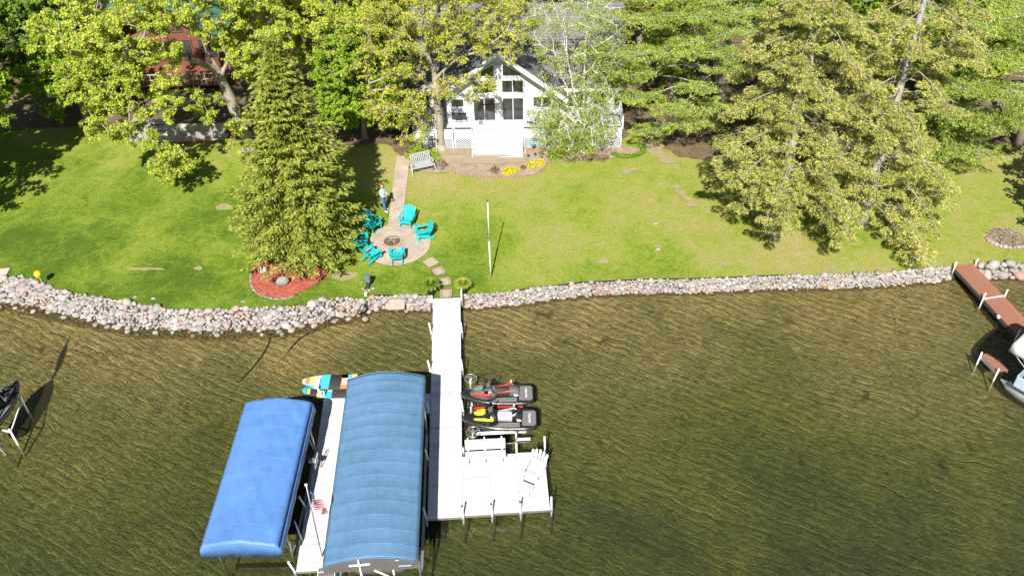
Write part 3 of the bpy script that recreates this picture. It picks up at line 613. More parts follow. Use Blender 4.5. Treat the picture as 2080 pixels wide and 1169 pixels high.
def lumpy(name, label, x, y, H, Rb, z0, nb, dead=.1, mt='needle_hemlock', pw=.5):
    """old spruce: long uneven limbs, each ending in drooping puffy sprays"""
    zb = gz(x, y); t = thing(name, label, 'tree', (x, y, zb)); S0 = []; S1 = []; r0 = []; r1 = []; CL = []; CR = []
    for k in range(nb):
        f = (k+.5)/nb; z = z0+(H-.4-z0)*f**1.05; az = k*2.399+random.uniform(-.5, .5); L = Rb*(1-z/H)**pw*random.choice([.62, .75, .85, .95, 1.03, 1.1]); 
        if f < .08: L *= .8
        d = np.array([math.cos(az), math.sin(az), 0]); side = np.array([-d[1], d[0], 0]); p0 = np.array([0, 0, z]); bend = random.uniform(-.15, .15); up = random.uniform(.0, .22)
        isdead = random.random() < dead
        if isdead: L *= .7
        pts = [p0+d*L*u+side*bend*L*u*u+np.array([0, 0, L*(up*u-(.42+up*.6)*u*u+.12*u**3)]) for u in np.linspace(0, 1, 7)]
        for i in range(6): S0.append(pts[i]); S1.append(pts[i+1]); r0.append(.034*(1-i/6)*min(1, L/3)+.007); r1.append(.034*(1-(i+1)/6)*min(1, L/3)+.005)
        if isdead:
            for i in range(7): q = pts[random.randrange(2, 7)]; S0.append(q); S1.append(q+(side*random.uniform(-.6, .6)+d*.3+np.array([0, 0, random.uniform(-.5, .1)]))*.9); r0.append(.012); r1.append(.004)
            if random.random() < .6: continue
        nc = max(2, int(L*1.25))
        for c in range(nc):
            u = .34+.66*(c+random.random()*.7)/nc; u = min(u, 1.02); q = p0+d*L*u+side*bend*L*u*u+np.array([0, 0, L*(up*u-(.42+up*.6)*u*u+.12*u**3)])
            for sgn in ((-1, 1) if u < .9 else (0,)):
                o = side*sgn*random.uniform(.25, .62)*(1.25-u)*min(1.3, L/3); e = q+o+np.array([0, 0, -.10-abs(o).sum()*.12]); CL.append(e); CR.append(random.uniform(.26, .48)*(1.15-.3*u)); S0.append(q-d*.25); S1.append(e); r0.append(.014); r1.append(.006)
    CL = np.array(CL); CR = np.array(CR); per = 230; C = np.repeat(CL, per, 0); rr = np.repeat(CR, per)[:, None]; D_ = rand_dirs(len(C), .25); off = D_*rr*rng.uniform(.35, 1, (len(C), 1))**.6*np.array([1, 1, .36]); h2 = (off[:, :2]**2).sum(1)/rr[:, 0]**2; off[:, 2] -= .13*h2
    Q = C+off; dd = D_*np.array([1, 1, .4])+np.array([0, -.1, -.35])+rng.normal(0, .35, D_.shape); dd /= np.linalg.norm(dd, axis=1, keepdims=True)
    T = tris(Q, dd, rng.uniform(.08, .17, len(Q)), rng.uniform(.032, .058, len(Q))); T = T[T[:, :, 2].min(1) > .05]
    np_mesh('crown', T, 3, mt, t); np_mesh('limbs', frusta(S0, S1, r0, r1, 5), 4, 'bark_pale', t)
    tr = MB(); k = 12; tr.tube([(0, 0, H*j/k-(.25 if j == 0 else 0)) for j in range(k+1)], [.31*(1.35 if j == 0 else 1)*(1-.9*j/k) for j in range(k+1)], 10); tr.build('trunk', 'bark_dead', t, True); return t
def pine(name, label, x, y, H, pads, mt='needle_pine', lean=(0, 0), trunk_r=.3, extra=0, dens=1.):
    """white pine: long near-level limbs that carry flat pads of soft needles"""
    zb = gz(x, y); t = thing(name, label, 'tree', (x, y, zb)); base = np.array([x, y, zb]); S0 = []; S1 = []; r0 = []; r1 = []; PP = []; DD = []; LL = []; WW = []
    for (c, rx, ry, rz) in pads:
        c = np.array(c)-base; ht = max(1.2, min(H*.97, c[2]-.22*np.linalg.norm(c[:2]))); a = np.array([lean[0]*ht/H, lean[1]*ht/H, ht]); n = 6; pv = a; out = c-a; ol = np.linalg.norm(out)
        for i in range(1, n+1):
            u = i/n; q = a+out*u+np.array([0, 0, .10*ol*math.sin(PI*u)])+rng.normal(0, .05, 3); S0.append(pv); S1.append(q); r0.append(.06*(1-u)+.018); r1.append(.055*(1-u)+.012); pv = q
        # needles tufts on the pad: dense on top, thin underneath
        area = rx*ry*3.14; nt_ = int(area*110*dens); th = rng.uniform(0, 2*PI, nt_); rr = np.sqrt(rng.uniform(0, 1, nt_))
        wob = 1+.22*np.sin(th*3+rng.uniform(0, 6))+.15*np.sin(th*7+rng.uniform(0, 6)); lx = rx*rr*np.cos(th)*wob; ly = ry*rr*np.sin(th)*wob
        o2 = out/max(ol, .1); lump = .5*np.sin(lx*3.2+c[0]*3)*np.cos(ly*3.6+c[1]*3)+.15*np.sin(lx*7+ly*6)
        lz = rz*(1-rr**2)*rng.uniform(-.5, 1, nt_)+lump*rz*1.6; tips = c+np.stack([lx, ly, lz], 1)
        for k in range(5):
            d = rand_dirs(nt_, .55); d[:, :2] += o2[:2]*.35; d /= np.linalg.norm(d, axis=1, keepdims=True); PP.append(tips+rng.normal(0, .05, tips.shape)); DD.append(d); LL.append(rng.uniform(.09, .17, nt_)); WW.append(rng.uniform(.035, .06, nt_))
        for k in range(int(area*2.2)+3):
            q = c+np.array([random.uniform(-.8, .8)*rx, random.uniform(-.8, .8)*ry, random.uniform(-.1, .3)*rz]); S0.append(c-out/ol*min(1, ol*.3)*random.random()); S1.append(q); r0.append(.022); r1.append(.008)
    np_mesh('crown', tris(np.concatenate(PP), np.concatenate(DD), np.concatenate(LL), np.concatenate(WW)), 3, mt, t)
    for k in range(extra):
        ht = random.uniform(.25, .8)*H; az = random.uniform(0, 2*PI); L = random.uniform(1, 2.6); p = np.array([0, 0, ht]); S0.append(p); S1.append(p+np.array([math.cos(az)*L, math.sin(az)*L, random.uniform(-.1, .3)*L])); r0.append(.04); r1.append(.008)
    np_mesh('limbs', frusta(S0, S1, r0, r1, 5), 4, 'bark_dead', t)
    tr = MB(); k = 10; tr.tube([(lean[0]*j/k, lean[1]*j/k, H*j/k-(.3 if j == 0 else 0)) for j in range(k+1)], [trunk_r*(1-.85*j/k) for j in range(k+1)], 10); tr.build('trunk', 'bark', t, True)
    return t
def pad(px, py, y, w, h, dep=None):
    c = Yp(px, py, y); a = Yp(px+w/2, py, y); rx = abs(a.x-c.x)*1.05; ry = (dep or max(.5, abs(h/2)/20.))*.9
    return (tuple(c), rx, ry, .22)

def tv(v): return (v.x, v.y, v.z)
# --- the big maple on the left lawn edge
b = G(507, 305); by = b.y
broadleaf('maple_tree', 'tall spring maple with lime leaves and a thick leaning trunk behind the left lawn', 'tree', tv(b),
    [[tv(b), tv(Yp(497, 265, by)), tv(Yp(468, 200, by-.2)), tv(Yp(440, 140, by-.4)), tv(Yp(405, 70, by-.8)), tv(Yp(378, 0, by-1)), tv(Yp(360, -60, by-1.2))],
     [(*Yp(440, 140, by-.4), 0), tv(Yp(380, 115, by-2)), tv(Yp(300, 105, by-3)), tv(Yp(230, 110, by-3.5))],
     [(*Yp(468, 200, by-.2), 0), tv(Yp(410, 195, by-2.2)), tv(Yp(340, 215, by-3.6)), tv(Yp(290, 235, by-4))],
     [(*Yp(450, 160, by-.3), 0), tv(Yp(480, 90, by)), tv(Yp(530, 20, by+.4)), tv(Yp(560, -40, by+.5))]],
    [ell(150, 70, 44.5, 190, 120, 2.2, 48), ell(260, 60, 43.8, 210, 150, 2.4, 42), ell(200, 165, 43.6, 180, 90, 1.7, 34), ell(215, 245, 43.2, 90, 90, 1., 16), ell(300, 190, 43, 170, 110, 1.5, 24), ell(345, 335, 42.6, 85, 70, .8, 18, .3), ell(420, 215, 44.5, 70, 60, 1., 7), ell(320, 10, 46, 260, 90, 2.2, 26), ell(490, 60, 45.6, 210, 150, 1.8, 52), ell(300, 105, 43.6, 160, 70, 1.2, 16), ell(245, 130, 43.6, 110, 60, 1.1, 10), ell(200, -30, 46, 260, 120, 3, 40), ell(420, -60, 46, 300, 110, 3, 40), ell(470, 265, 45.2, 50, 60, .6, 5), ell(280, 280, 43.2, 70, 40, .6, 7)],
    'leaf_maple', rbase=.34, barkm='bark_pale', nleaf=270, lsize=.125, rc=.50, mind=.46)
# --- maple whose bright crown rises over the spruce
b = G(560, 262); b2 = (-14.4, 49.5, gz(-14.4, 49.5))
broadleaf('maple_tree', 'bright green maple rising directly behind the tip of the lone spruce', 'tree', b2,
    [[b2, (-14.1, 49.4, 4), (-13.6, 49.2, 7), (-13, 49, 10), (-12.8, 49, 12)]],
    [ell(560, 30, 48.6, 200, 110, 2., 62), ell(650, 70, 48.3, 190, 130, 1.8, 62), ell(740, 30, 49, 150, 110, 2, 40), ell(620, -50, 49.5, 300, 110, 2.5, 50), ell(690, 130, 48, 110, 70, 1.2, 22), ell(500, 110, 48.5, 80, 120, 1.3, 20)],
    'leaf_maple', rbase=.3, barkm='bark_pale', nleaf=250, lsize=.135, rc=.56, mind=.48)
# --- green maple between the spruce and the white house
b = G(742, 282)
broadleaf('maple_tree', 'dark green young maple between the spruce and the white house', 'tree', tv(b),
    [[tv(b), tv(Yp(738, 240, b.y)), tv(Yp(725, 180, b.y-.2)), tv(Yp(715, 110, b.y)), tv(Yp(705, 40, b.y))]],
    [ell(730, 150, b.y-1.2, 200, 150, 1.7, 92), ell(690, 215, b.y-1.6, 130, 90, 1.2, 36), ell(790, 210, b.y-1, 110, 90, 1.1, 26), ell(740, 70, b.y-.4, 170, 80, 1.6, 36)],
    'leaf_green', rbase=.17, nleaf=180, lsize=.165, rc=.52, mind=.42)
# --- gnarled oak in front of the house
b = G(897, 303); oy = b.y
broadleaf('oak_tree', 'gnarled oak with twisting bare limbs in front of the left house windows', 'tree', tv(b),
    [[tv(b), tv(Yp(894, 265, oy)), tv(Yp(890, 215, oy)), tv(Yp(885, 165, oy-.1)), tv(Yp(868, 110, oy-.2)), tv(Yp(862, 50, oy)), tv(Yp(870, -20, oy))],
     [(*Yp(885, 165, oy-.1), 0), tv(Yp(925, 120, oy-.8)), tv(Yp(985, 100, oy-1.2)), tv(Yp(1030, 60, oy-1.2))],
     [(*Yp(886, 175, oy-.1), 0), tv(Yp(840, 150, oy-.8)), tv(Yp(790, 150, oy-1.4)), tv(Yp(750, 170, oy-1.5))],
     [(*Yp(868, 110, oy-.2), 0), tv(Yp(825, 70, oy-.3)), tv(Yp(790, 20, oy)), tv(Yp(760, -40, oy))],
     [(*Yp(868, 110, oy-.2), 0), tv(Yp(905, 60, oy)), tv(Yp(950, 10, oy+.4)), tv(Yp(980, -50, oy+.4))]],
    [ell(800, 90, oy-.8, 210, 160, 2., 70, .35), ell(880, 30, oy-.4, 260, 130, 2.2, 66, .35), ell(950, 75, oy-1, 180, 90, 1.6, 24, .4), ell(1030, 50, oy-.5, 150, 110, 1.6, 32, .4), ell(800, 205, oy-1, 130, 110, 1.2, 36, .35), ell(840, 265, oy-1.2, 90, 60, .8, 8, .3), ell(920, 175, oy-1.3, 120, 60, .8, 9, .3), ell(985, 155, oy-1.6, 110, 50, .6, 5, .3), ell(900, -50, oy, 340, 90, 2.5, 40)],
    'leaf_oak', rbase=.22, barkm='bark_pale', nleaf=120, lsize=.12, rc=.52, mind=.36, twigs=9, rmin=.013, wander=.2)
# --- birches before the right wing
b = G(1185, 312); wy = b.y
broadleaf('birch_tree', 'white barked birch clump with thin drooping leaves before the right wing', 'tree', tv(b),
    [[tv(b), tv(Yp(1182, 270, wy)), tv(Yp(1168, 200, wy)), tv(Yp(1152, 110, wy)), tv(Yp(1147, 40, wy)), tv(Yp(1140, -40, wy))],
     [(*b, 0), tv(Yp(1184, 265, wy+.3)), tv(Yp(1186, 190, wy+.4)), tv(Yp(1188, 128, wy+.4)), tv(Yp(1191, 50, wy+.3)), tv(Yp(1195, -40, wy+.3))],
     [(*Yp(1172, 225, wy), 0), tv(Yp(1150, 175, wy-.2)), tv(Yp(1130, 119, wy-.3)), tv(Yp(1112, 50, wy-.4)), tv(Yp(1096, -20, wy-.5))],
     [(*Yp(1188, 70, wy+.4), 0), tv(Yp(1214, 32, wy+.4)), tv(Yp(1246, -2, wy+.4))],
     [(*Yp(1152, 110, wy), 0), tv(Yp(1130, 20, wy+.2)), tv(Yp(1110, -30, wy+.2))]],
    [ell(1160, 215, wy-.5, 170, 130, 1.1, 52, .2), ell(1200, 265, wy-.7, 100, 70, .7, 34, .2), ell(1125, 250, wy-.6, 80, 90, .6, 22, .2), ell(1215, 120, wy, 130, 120, 1., 24, .2), ell(1130, 100, wy, 130, 120, 1., 18, .2), ell(1175, 30, wy, 220, 110, 1.3, 44, .2), ell(1235, 70, wy+.3, 90, 100, 1., 18, .2), ell(1150, 293, wy-.6, 80, 30, .4, 12, .2), ell(1220, 200, wy-.4, 70, 90, .7, 16, .2)],
    'leaf_birch', rbase=.14, barkm='bark_birch', nleaf=95, lsize=.09, rc=.58, mind=.36, twigs=5, rmin=.008, sag=.35, up=.1)
# --- the lone spruce
conifer('spruce_tree', 'lone dense spruce with drooping boughs standing behind the red mulch bed', 'tree', -10.95, 37.1, 12.1, 3.85, 'needle_spruce', nwh=38, nbr=16, z0=1.15, droop=.28, card=.23, cw=.08, dens=1.35, pw=.95, irregular=.22, hang=.42, trunk_r=.24, rise=.12, lean=(.7, 0))
# --- the two tall cone-laden conifers on the right lawn
lumpy('spruce_tree', 'tall yellowish cone laden spruce whose pale trunk foot shows on the right lawn', 14.1, 37.9, 19., 5.1, 2.6, 128, dead=.06)
lumpy('spruce_tree', 'ragged golden spruce with bare dead inner branches nearest the brown dock', 19.0, 38.6, 19., 5.5, 1.2, 120, dead=.22)
# --- white pines
pine('pine_tree', 'broad white pine with level needle pads right of the white house', 13.0, 48.5, 14.5,
    [pad(1330, 35, 47.5, 170, 50, 1.5), pad(1440, 30, 47, 150, 50, 1.5), pad(1545, 25, 47.4, 130, 50, 1.5), pad(1330, 108, 46, 160, 50, 1.), pad(1400, 85, 46.6, 90, 40, .8), pad(1450, 105, 45.6, 120, 60, 1.2), pad(1475, 140, 45.2, 90, 40, .8), pad(1300, 200, 45.4, 95, 50, 1.), pad(1370, 222, 44.6, 95, 60, 1.), pad(1415, 180, 45.2, 85, 50, .9), pad(1270, 135, 47, 80, 40, .8), pad(1265, 165, 47.4, 60, 40, .7), pad(1500, 65, 46, 120, 50, 1.), pad(1330, 262, 45.4, 90, 36, .8), pad(1410, 250, 45, 110, 40, 1.), pad(1290, 150, 46.2, 90, 40, .9), pad(1470, 215, 46, 110, 50, 1.2), pad(1320, -10, 48, 200, 40, 1.4), pad(1480, -15, 49, 200, 40, 1.6)], extra=14)
pine('pine_tree', 'white pine at the right edge reaching its pads over the lawn', 30.5, 45.5, 16.,
    [pad(1985, 45, 44.5, 190, 50, 1.5), pad(2060, 60, 44, 130, 60, 1.6), pad(2000, 115, 43.5, 170, 60, 1.4), pad(2065, 125, 43, 100, 60, 1.3), pad(1975, 175, 43.2, 150, 50, 1.3), pad(2050, 190, 42.4, 140, 60, 1.4), pad(1960, 235, 43, 120, 45, 1.1), pad(2035, 250, 42, 140, 55, 1.3), pad(1965, 310, 42.2, 140, 45, 1.2), pad(1900, 345, 42.6, 60, 30, .7), pad(2080, 20, 46, 150, 50, 1.5), pad(2100, 230, 41.5, 120, 60, 1.4)], extra=10)
# --- dark trees at the left edge and the wood beyond
def bgtree(label, x, y, H, Wd, leaf, n=120, nleaf=70, ls=.2, name='leafy_tree', rc=.65, lo=.18, barkm='bark', group=None, rb=.24, mind=.55):
    z = gz(x, y); c = (x, y, z+H*(.5+lo/2)); ells = [(c, (Wd*.85, Wd*.85, H*(.5-lo/2)), n//2, .55), ((x-Wd*.35, y-.3*Wd, z+H*.45), (Wd*.6, Wd*.6, H*.28), n//4, .5), ((x+Wd*.4, y-.2*Wd, z+H*.55), (Wd*.6, Wd*.6, H*.3), n//4, .5)]
    return broadleaf(name, label, 'tree', (x, y, z), [[(x, y, z), (x+random.uniform(-.2, .2), y, z+H*.3), (x+random.uniform(-.4, .4), y, z+H*.6), (x+random.uniform(-.4, .4), y, z+H*.85)]], ells, leaf, rbase=rb, nleaf=int(nleaf*1.4), lsize=ls*1.1, rc=rc, mind=mind, step=.8, twigs=3, barkm=barkm, group=group)
bgtree('shaded green tree at the upper left corner beyond the lawn shadow', -31.6, 45.2, 11.5, 4.0, 'leaf_green', 190, 170, .19)
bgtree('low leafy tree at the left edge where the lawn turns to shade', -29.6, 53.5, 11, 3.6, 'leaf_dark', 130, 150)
bgtree('low dark tree filling the shade left of the stone pier', -27.2, 51.5, 7.5, 2.9, 'leaf_green', 90, 130)
bgtree('leafy tree outside the left edge that shades the upper left lawn', -31.8, 40, 11, 3.9, 'leaf_green', 90, 80)
bgtree('leafy tree outside the right edge that shades the lawn by the brush pile', 29.8, 35.6, 10.5, 3.1, 'leaf_green', 90, 80)
bgtree('dark tree at the far upper left with only its right half in view', -38.5, 57, 13, 4.6, 'leaf_dark', 110, 80)
bgtree('tall green tree rising behind the green roof at upper left', -31, 63, 14, 5, 'leaf_bright', 110, 70, .2)
bgtree('yellow green tree rising behind the left house beside its chimney side', -17, 61.5, 12.5, 4.2, 'leaf_bright', 110, 70, .2)
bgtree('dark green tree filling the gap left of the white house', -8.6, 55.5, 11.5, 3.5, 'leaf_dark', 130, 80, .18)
bgtree('leafy tree behind the left end of the grey shingle roof', -9.5, 61, 13, 4.2, 'leaf_bright', 110, 70, .2)
bgtree('ochre flushed tree right behind the ridge of the white house', 3.6, 62.5, 11, 3.6, 'leaf_ochre', 110, 60, .18)
bgtree('ochre tree with new leaves behind the right wing roof', 9.4, 58.5, 10.5, 3., 'leaf_ochre', 110, 60, .17)
bgtree('yellow green tree between the right wing roof and the white pine', 10.6, 52, 8.6, 2.1, 'leaf_bright', 90, 70, .16, lo=.1)
bgtree('dark tree at the top edge behind the crown of the white pine', 17.5, 61, 14, 4.6, 'leaf_dark', 120, 80, .2)
bgtree('shaded green tree deep behind the first tall spruce', 22.5, 57, 13, 4.2, 'leaf_green', 110, 80, .18)
bgtree('deep green tree behind the golden spruce at upper right', 28, 64, 13, 4.2, 'leaf_dark', 110, 80, .2)
bgtree('green tree at the upper right corner behind the parked white car', 42, 66, 12, 4.6, 'leaf_green', 90, 70, .2)
conifer('spruce_tree', 'dark young spruce half hidden between white pine and tall spruce', 'tree', 16.6, 46.6, 10.5, 2.6, 'needle_pine', nwh=20, nbr=9, z0=.4, card=.4, cw=.11, dens=.8, hang=.5)
bgtree('bright tree between the golden spruce and the log house', 24.5, 50.5, 9.5, 3.2, 'leaf_green', 100, 120)
bgtree('bright green tree in front of the right half of the log house', 30.5, 51.5, 9, 3.2, 'leaf_bright', 100, 120)
bgtree('green tree behind the white pine where the two plots meet', 19.5, 52.5, 10.5, 3.4, 'leaf_green', 100, 120)
conifer('spruce_tree', 'young pine filling the gap right of the golden spruce', 'tree', 25.6, 45.5, 9.5, 2.8, 'needle_pine', nwh=20, nbr=10, z0=.4, card=.26, cw=.08, dens=1.1, hang=.4)
# far wood that closes the view beyond the plots: one mass
fw = []
for i in range(60):
    x = random.uniform(-75, 85); y = random.uniform(74, 100); z = gz(x, y); h = random.uniform(9, 15); n = 1000
    th = rand_dirs(n); fw.append(np.array([x, y, z+h*.55])+th*np.array([4.2, 4.2, h*.48])*rng.uniform(.6, 1, (n, 1)))
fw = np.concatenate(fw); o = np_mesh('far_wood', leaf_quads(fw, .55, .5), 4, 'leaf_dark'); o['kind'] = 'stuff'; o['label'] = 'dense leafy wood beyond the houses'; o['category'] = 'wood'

# ------------------------------------------------------------------ shrubs and small plants
def shrub(name, label, cat, x, y, rr, h, leaf, n=900, ls=.09, stems=9, flat=False, group=None):
    z = gz(x, y)+.04; t = thing(name, label, cat, (x, y, z), group=group); d = rand_dirs(n); d[:, 2] = np.abs(d[:, 2]); lump = 1+.25*np.sin(d[:, 0]*7+x)*np.cos(d[:, 1]*6+y)
    C = d*np.array([rr, rr, h])*(lump*rng.uniform(.45, 1, n)**.6)[:, None]; np_mesh('foliage', leaf_quads(C, ls, .6), 4, leaf, t)
    m = MB()
    for i in range(stems):
        a = random.uniform(0, 2*PI); m.tube([(0, 0, -.05), (math.cos(a)*rr*.4, math.sin(a)*rr*.4, h*.4), (math.cos(a)*rr*.75, math.sin(a)*rr*.75, h*.75)], [.012, .009, .005], 5)
    m.build('stems', 'bark', t); return t
def gxy(px, py): p = G(px, py); return p.x, p.y
shrub('garden_shrub', 'yellow green shrub behind the white glider bench', 'shrub', *gxy(848, 318), .75, .9, 'leaf_birch', 1600, .10)
shrub('garden_shrub', 'bright green low shrub between glider bench and oak trunk', 'shrub', *gxy(878, 322), .5, .55, 'leaf_bright', 900, .09)
shrub('garden_shrub', 'brown twiggy shrub casting its mottled shade right of the glider bench', 'shrub', *gxy(893, 338), .55, .3, 'leaf_red', 260, .06, 30)
shrub('yellow_shrub', 'golden yellow shrub in the middle of the front mulch bed', 'shrub', *gxy(1030, 352), .32, .38, 'leaf_yellow', 560, .075)
shrub('yellow_shrub', 'small golden yellow clump right of the middle yellow shrub', 'shrub', *gxy(1046, 349), .24, .28, 'leaf_yellow', 330, .07)
shrub('yellow_shrub', 'golden yellow shrub spreading by the curve of the brick edging', 'shrub', *gxy(1080, 338), .30, .30, 'leaf_yellow', 480, .075)
shrub('yellow_shrub', 'yellow shrub at the right end nearest the edging curve', 'shrub', *gxy(1098, 334), .28, .28, 'leaf_yellow', 380, .07)
shrub('red_shrub', 'dark red twiggy shrub left of the yellow shrubs', 'shrub', *gxy(1005, 349), .3, .36, 'leaf_red', 240, .05, 24)
shrub('red_shrub', 'tiny red shrub between the two groups of yellow shrubs', 'shrub', *gxy(1063, 343), .2, .2, 'leaf_red', 130, .05, 14)
shrub('garden_shrub', 'dark green rounded shrub at the foot of the deck below the birch', 'shrub', *gxy(1128, 322), .45, .5, 'leaf_green', 800, .08)
for k, (px, w) in enumerate([(1160, .6), (1195, .55), (1222, .45)]):
    shrub('bare_shrub', ['brown leafless shrub under the birch next to the dark green shrub', 'brown leafless shrub directly below the birch stems', 'brown leafless shrub nearest the green ground cover ring'][k], 'shrub', *gxy(px, 324), w, .35, 'leaf_red', 240, .05, 36)
gc = []
for i in range(1600):
    a = random.uniform(-2.6, .5); r = random.uniform(.75, 1.05); cx, cy = gxy(1272, 305); x = cx+math.cos(a)*r*1.15; y = cy+math.sin(a)*r*.9; gc.append((x, y, gz(x, y)+random.uniform(.04, .2)))
o = np_mesh('ground_cover', leaf_quads(np.array(gc), .10, .8), 4, 'leaf_ground'); tag(o, 'bright green crescent of ground cover at the right end of the deck', 'ground cover', kind='stuff')
# ------------------------------------------------------------------ stone revetments
ico = []
def stone_mesh(i):
    bm = bmesh.new(); bmesh.ops.create_icosphere(bm, subdivisions=2 if i < 6 else 1, radius=1); random.seed(100+i)
    ax = [Vector((random.gauss(0, 1), random.gauss(0, 1), random.gauss(0, 1))).normalized() for _ in range(7)]; am = [random.uniform(.6, .92) for _ in ax]
    for v in bm.verts:
        p = v.co.copy()
        for a, m in zip(ax, am):
            d = p.dot(a)
            if d > m: p -= a*(d-m)*.85
        v.co = Vector((p.x*random.uniform(.97, 1.03), p.y*.85, p.z*.68))
    me = bpy.data.meshes.new('stone'); bm.to_mesh(me); bm.free(); me.polygons.foreach_set('use_smooth', [True]*len(me.polygons)); return me
SM = [stone_mesh(i) for i in range(10)]
for m in SM: m.materials.append(MAT['stone'])
random.seed(21)
def revetment(label, x0, x1, rad, ncap, group=None, over=.0, sp=.585):
    pts = []; xm = (x0+x1)/2; t = thing('stone_revetment', label, 'stone wall', (xm, float(shore_top(xm)), 0)); base = t.location.copy()
    x = x0; 
    tries = int((x1-x0)*2.4/(rad*rad)*4.2*(2 if sp < .55 else 1))
    for k in range(tries):
        x = random.uniform(x0, x1); yt = float(shore_top(x)); yb = min(float(shore_bot(x)), yt-.3); u = random.random(); y = yb-over+(yt+.05-yb+over)*u; zz = gz(x, y)
        r = rad*(random.choice([.6, .75, .9, 1, 1.1, 1.3, 1.6]) if random.random() < .9 else 1.7)
        if pts and k < 1e9:
            near = [q for q in grid.get((int(x), int(y)), [])+sum([grid.get((int(x)+a, int(y)+b), []) for a in (-1, 0, 1) for b in (-1, 0, 1) if a or b], []) if (q[0]-x)**2+(q[1]-y)**2+(q[3]-zz)**2 < ((q[2]+r)*sp)**2]
            if near: continue
        else: grid = {}
        grid.setdefault((int(x), int(y)), []).append((x, y, r, zz)); pts.append((x, y, r, zz))
    pts.sort(key=lambda q: -q[2]); small = MB()
    for i, (x, y, r, _z) in enumerate(pts):
        z = gz(x, y)+r*.28; me = SM[random.randrange(10)]; e = Euler((random.uniform(-.5, .5), random.uniform(-.5, .5), random.uniform(0, 6.3)))
        if i < ncap:
            o = bpy.data.objects.new('stone', me); COL.objects.link(o); o.parent = t; o.location = Vector((x, y, z))-base; o.rotation_euler = e; s = r*1.12; o.scale = (s, s*random.uniform(.8, 1.1), s)
        else:
            me = SM[6+random.randrange(4)]; M = e.to_matrix()*(r*1.12); small.add([M @ v.co+Vector((x, y, z))-base for v in me.vertices], [tuple(p.vertices) for p in me.polygons])
    if small.v: o = small.build('small_stones', 'stone_small', t, True, fixn=False); o['kind'] = 'stuff'
    return t
revetment('wide bank of round pinkish grey stones curving along the left lawn', -27.5, -7.35, .140, 298, over=.40, sp=.54)
revetment('short run of stones between the pump pipe and the white dock', -7.2, -4.1, .13, 298, over=.08, sp=.5)
revetment('long narrow band of pale stones along the shore right of the white dock', -2.35, 22.35, .115, 298, over=.06, sp=.5)
revetment('pale boulders on the shore beyond the brown dock', 23.8, 32, .2, 298)
# loose stones lying in the shallows
for i, (px, py, r) in enumerate([(685, 649, .2), (655, 657, .17), (700, 652, .12), (838, 628, .09), (770, 637, .1), (1218, 594, .24)]):
    p = P(px, py, 0); o = bpy.data.objects.new('loose_stone', SM[i]); COL.objects.link(o); o.location = (p.x, p.y, gz(p.x, p.y)+r*.25); o.scale = (r, r, r)
    tag(o, ['pale stone standing in the shallows off the left stone bank', 'round stone half under water at the foot of the left stone bank', 'small stone beside the pale stone in the shallows', 'dark little stone in the shallows left of the white dock', 'dark small stone in the water below the stone slab', 'large flat grey boulder at the waterline right of the white dock'][i], 'stone')
# black edging along the lawn above the right stones
def edging(name, label, pix, m, w=.05, h=.12, dz=.05):
    pts = [G(a, b) for a, b in pix]; mb = MB()
    for a, b in zip(pts[:-1], pts[1:]): mb.beam((a.x, a.y, gz(a.x, a.y)+dz), (b.x, b.y, gz(b.x, b.y)+dz), w, h)
    o = mb.build(name, m); tag(o, label, 'edging'); return o
edging('lawn_edging', 'black plastic edging strip between the lawn and the right stones', [(1040, 593), (1070, 589), (1105, 584), (1140, 581), (1180, 576), (1240, 573), (1300, 570), (1360, 569), (1420, 568), (1500, 565), (1590, 561)], 'black_edging')
edging('lawn_edging', 'dark edging board above the stones left of the white dock', [(752, 602), (790, 602), (830, 602), (872, 602)], 'black_edging')

# ------------------------------------------------------------------ white dock (own axes: u to the right, v towards the lake)
DO = Vector((-3.95, 33.6, 0)); DV = Vector((.43, -13.1, 0)).normalized(); DU = Vector((-DV.y, DV.x, 0)); DRZ = math.atan2(DU.y, DU.x)
def D(u, v, z=0): return DO+DU*u+DV*v+Vector((0, 0, z))
dock = thing('dock', 'white T shaped boat dock running from the stepping stones out into the lake', 'dock', tuple(DO), DRZ)
def L(u, v, z): return (u, -v, z)
DZ = .50
def board_mesh(w, d, m, th=.035):
    b = MB().box((0, 0, 0), (w, d, th)); me = bpy.data.meshes.new('deck_board'); me.from_pydata(b.v, [], b.f); me.materials.append(MAT[m]); return me
def boards(parent, u0, u1, v0, v1, pitch, m, z=DZ, cache={}):
    n = max(1, round((v1-v0)/pitch)); p = (v1-v0)/n; me = board_mesh(u1-u0-.012, p-.014, m)
    for i in range(n):
        o = bpy.data.objects.new('deck_board', me); COL.objects.link(o); o.parent = parent; o.location = ((u0+u1)/2, -(v0+p*(i+.5)), z-.0175)
SEC = [(0, 1.36, 0, 2.6), (0, 1.36, 2.6, 5.1), (0, 1.36, 5.1, 7.6), (0, 1.36, 7.6, 10.15), (0, 1.36, 10.15, 13.1), (1.36, 2.49, 10.15, 13.06), (2.49, 3.6, 10.13, 13.03), (3.6, 4.76, 10.1, 13.0),
       (-4.72, -3.77, 6.35, 9.3), (-4.75, -3.8, 9.3, 12.2), (-4.79, -3.83, 12.2, 15.1)]
for (u0, u1, v0, v1) in SEC:
    boards(dock, u0, u1, v0+.01, v1-.01, .166, 'white_deck')
    f = MB(); z = DZ-.10
    for u in (u0+.03, u1-.03): f.box((u, -(v0+v1)/2, z), (.05, v1-v0-.02, .13))
    for v in (v0+.035, v1-.035, (v0+v1)/2): f.box(((u0+u1)/2, -v, z), (u1-u0-.12, .05, .12))
    f.build('frame', 'aluminium', dock)
boards(dock, -3.76, -.01, 6.5, 7.65, .166, 'white_deck')
f = MB()
for v in (6.53, 7.62): f.box((-1.88, -v, DZ-.10), (3.7, .05, .13))
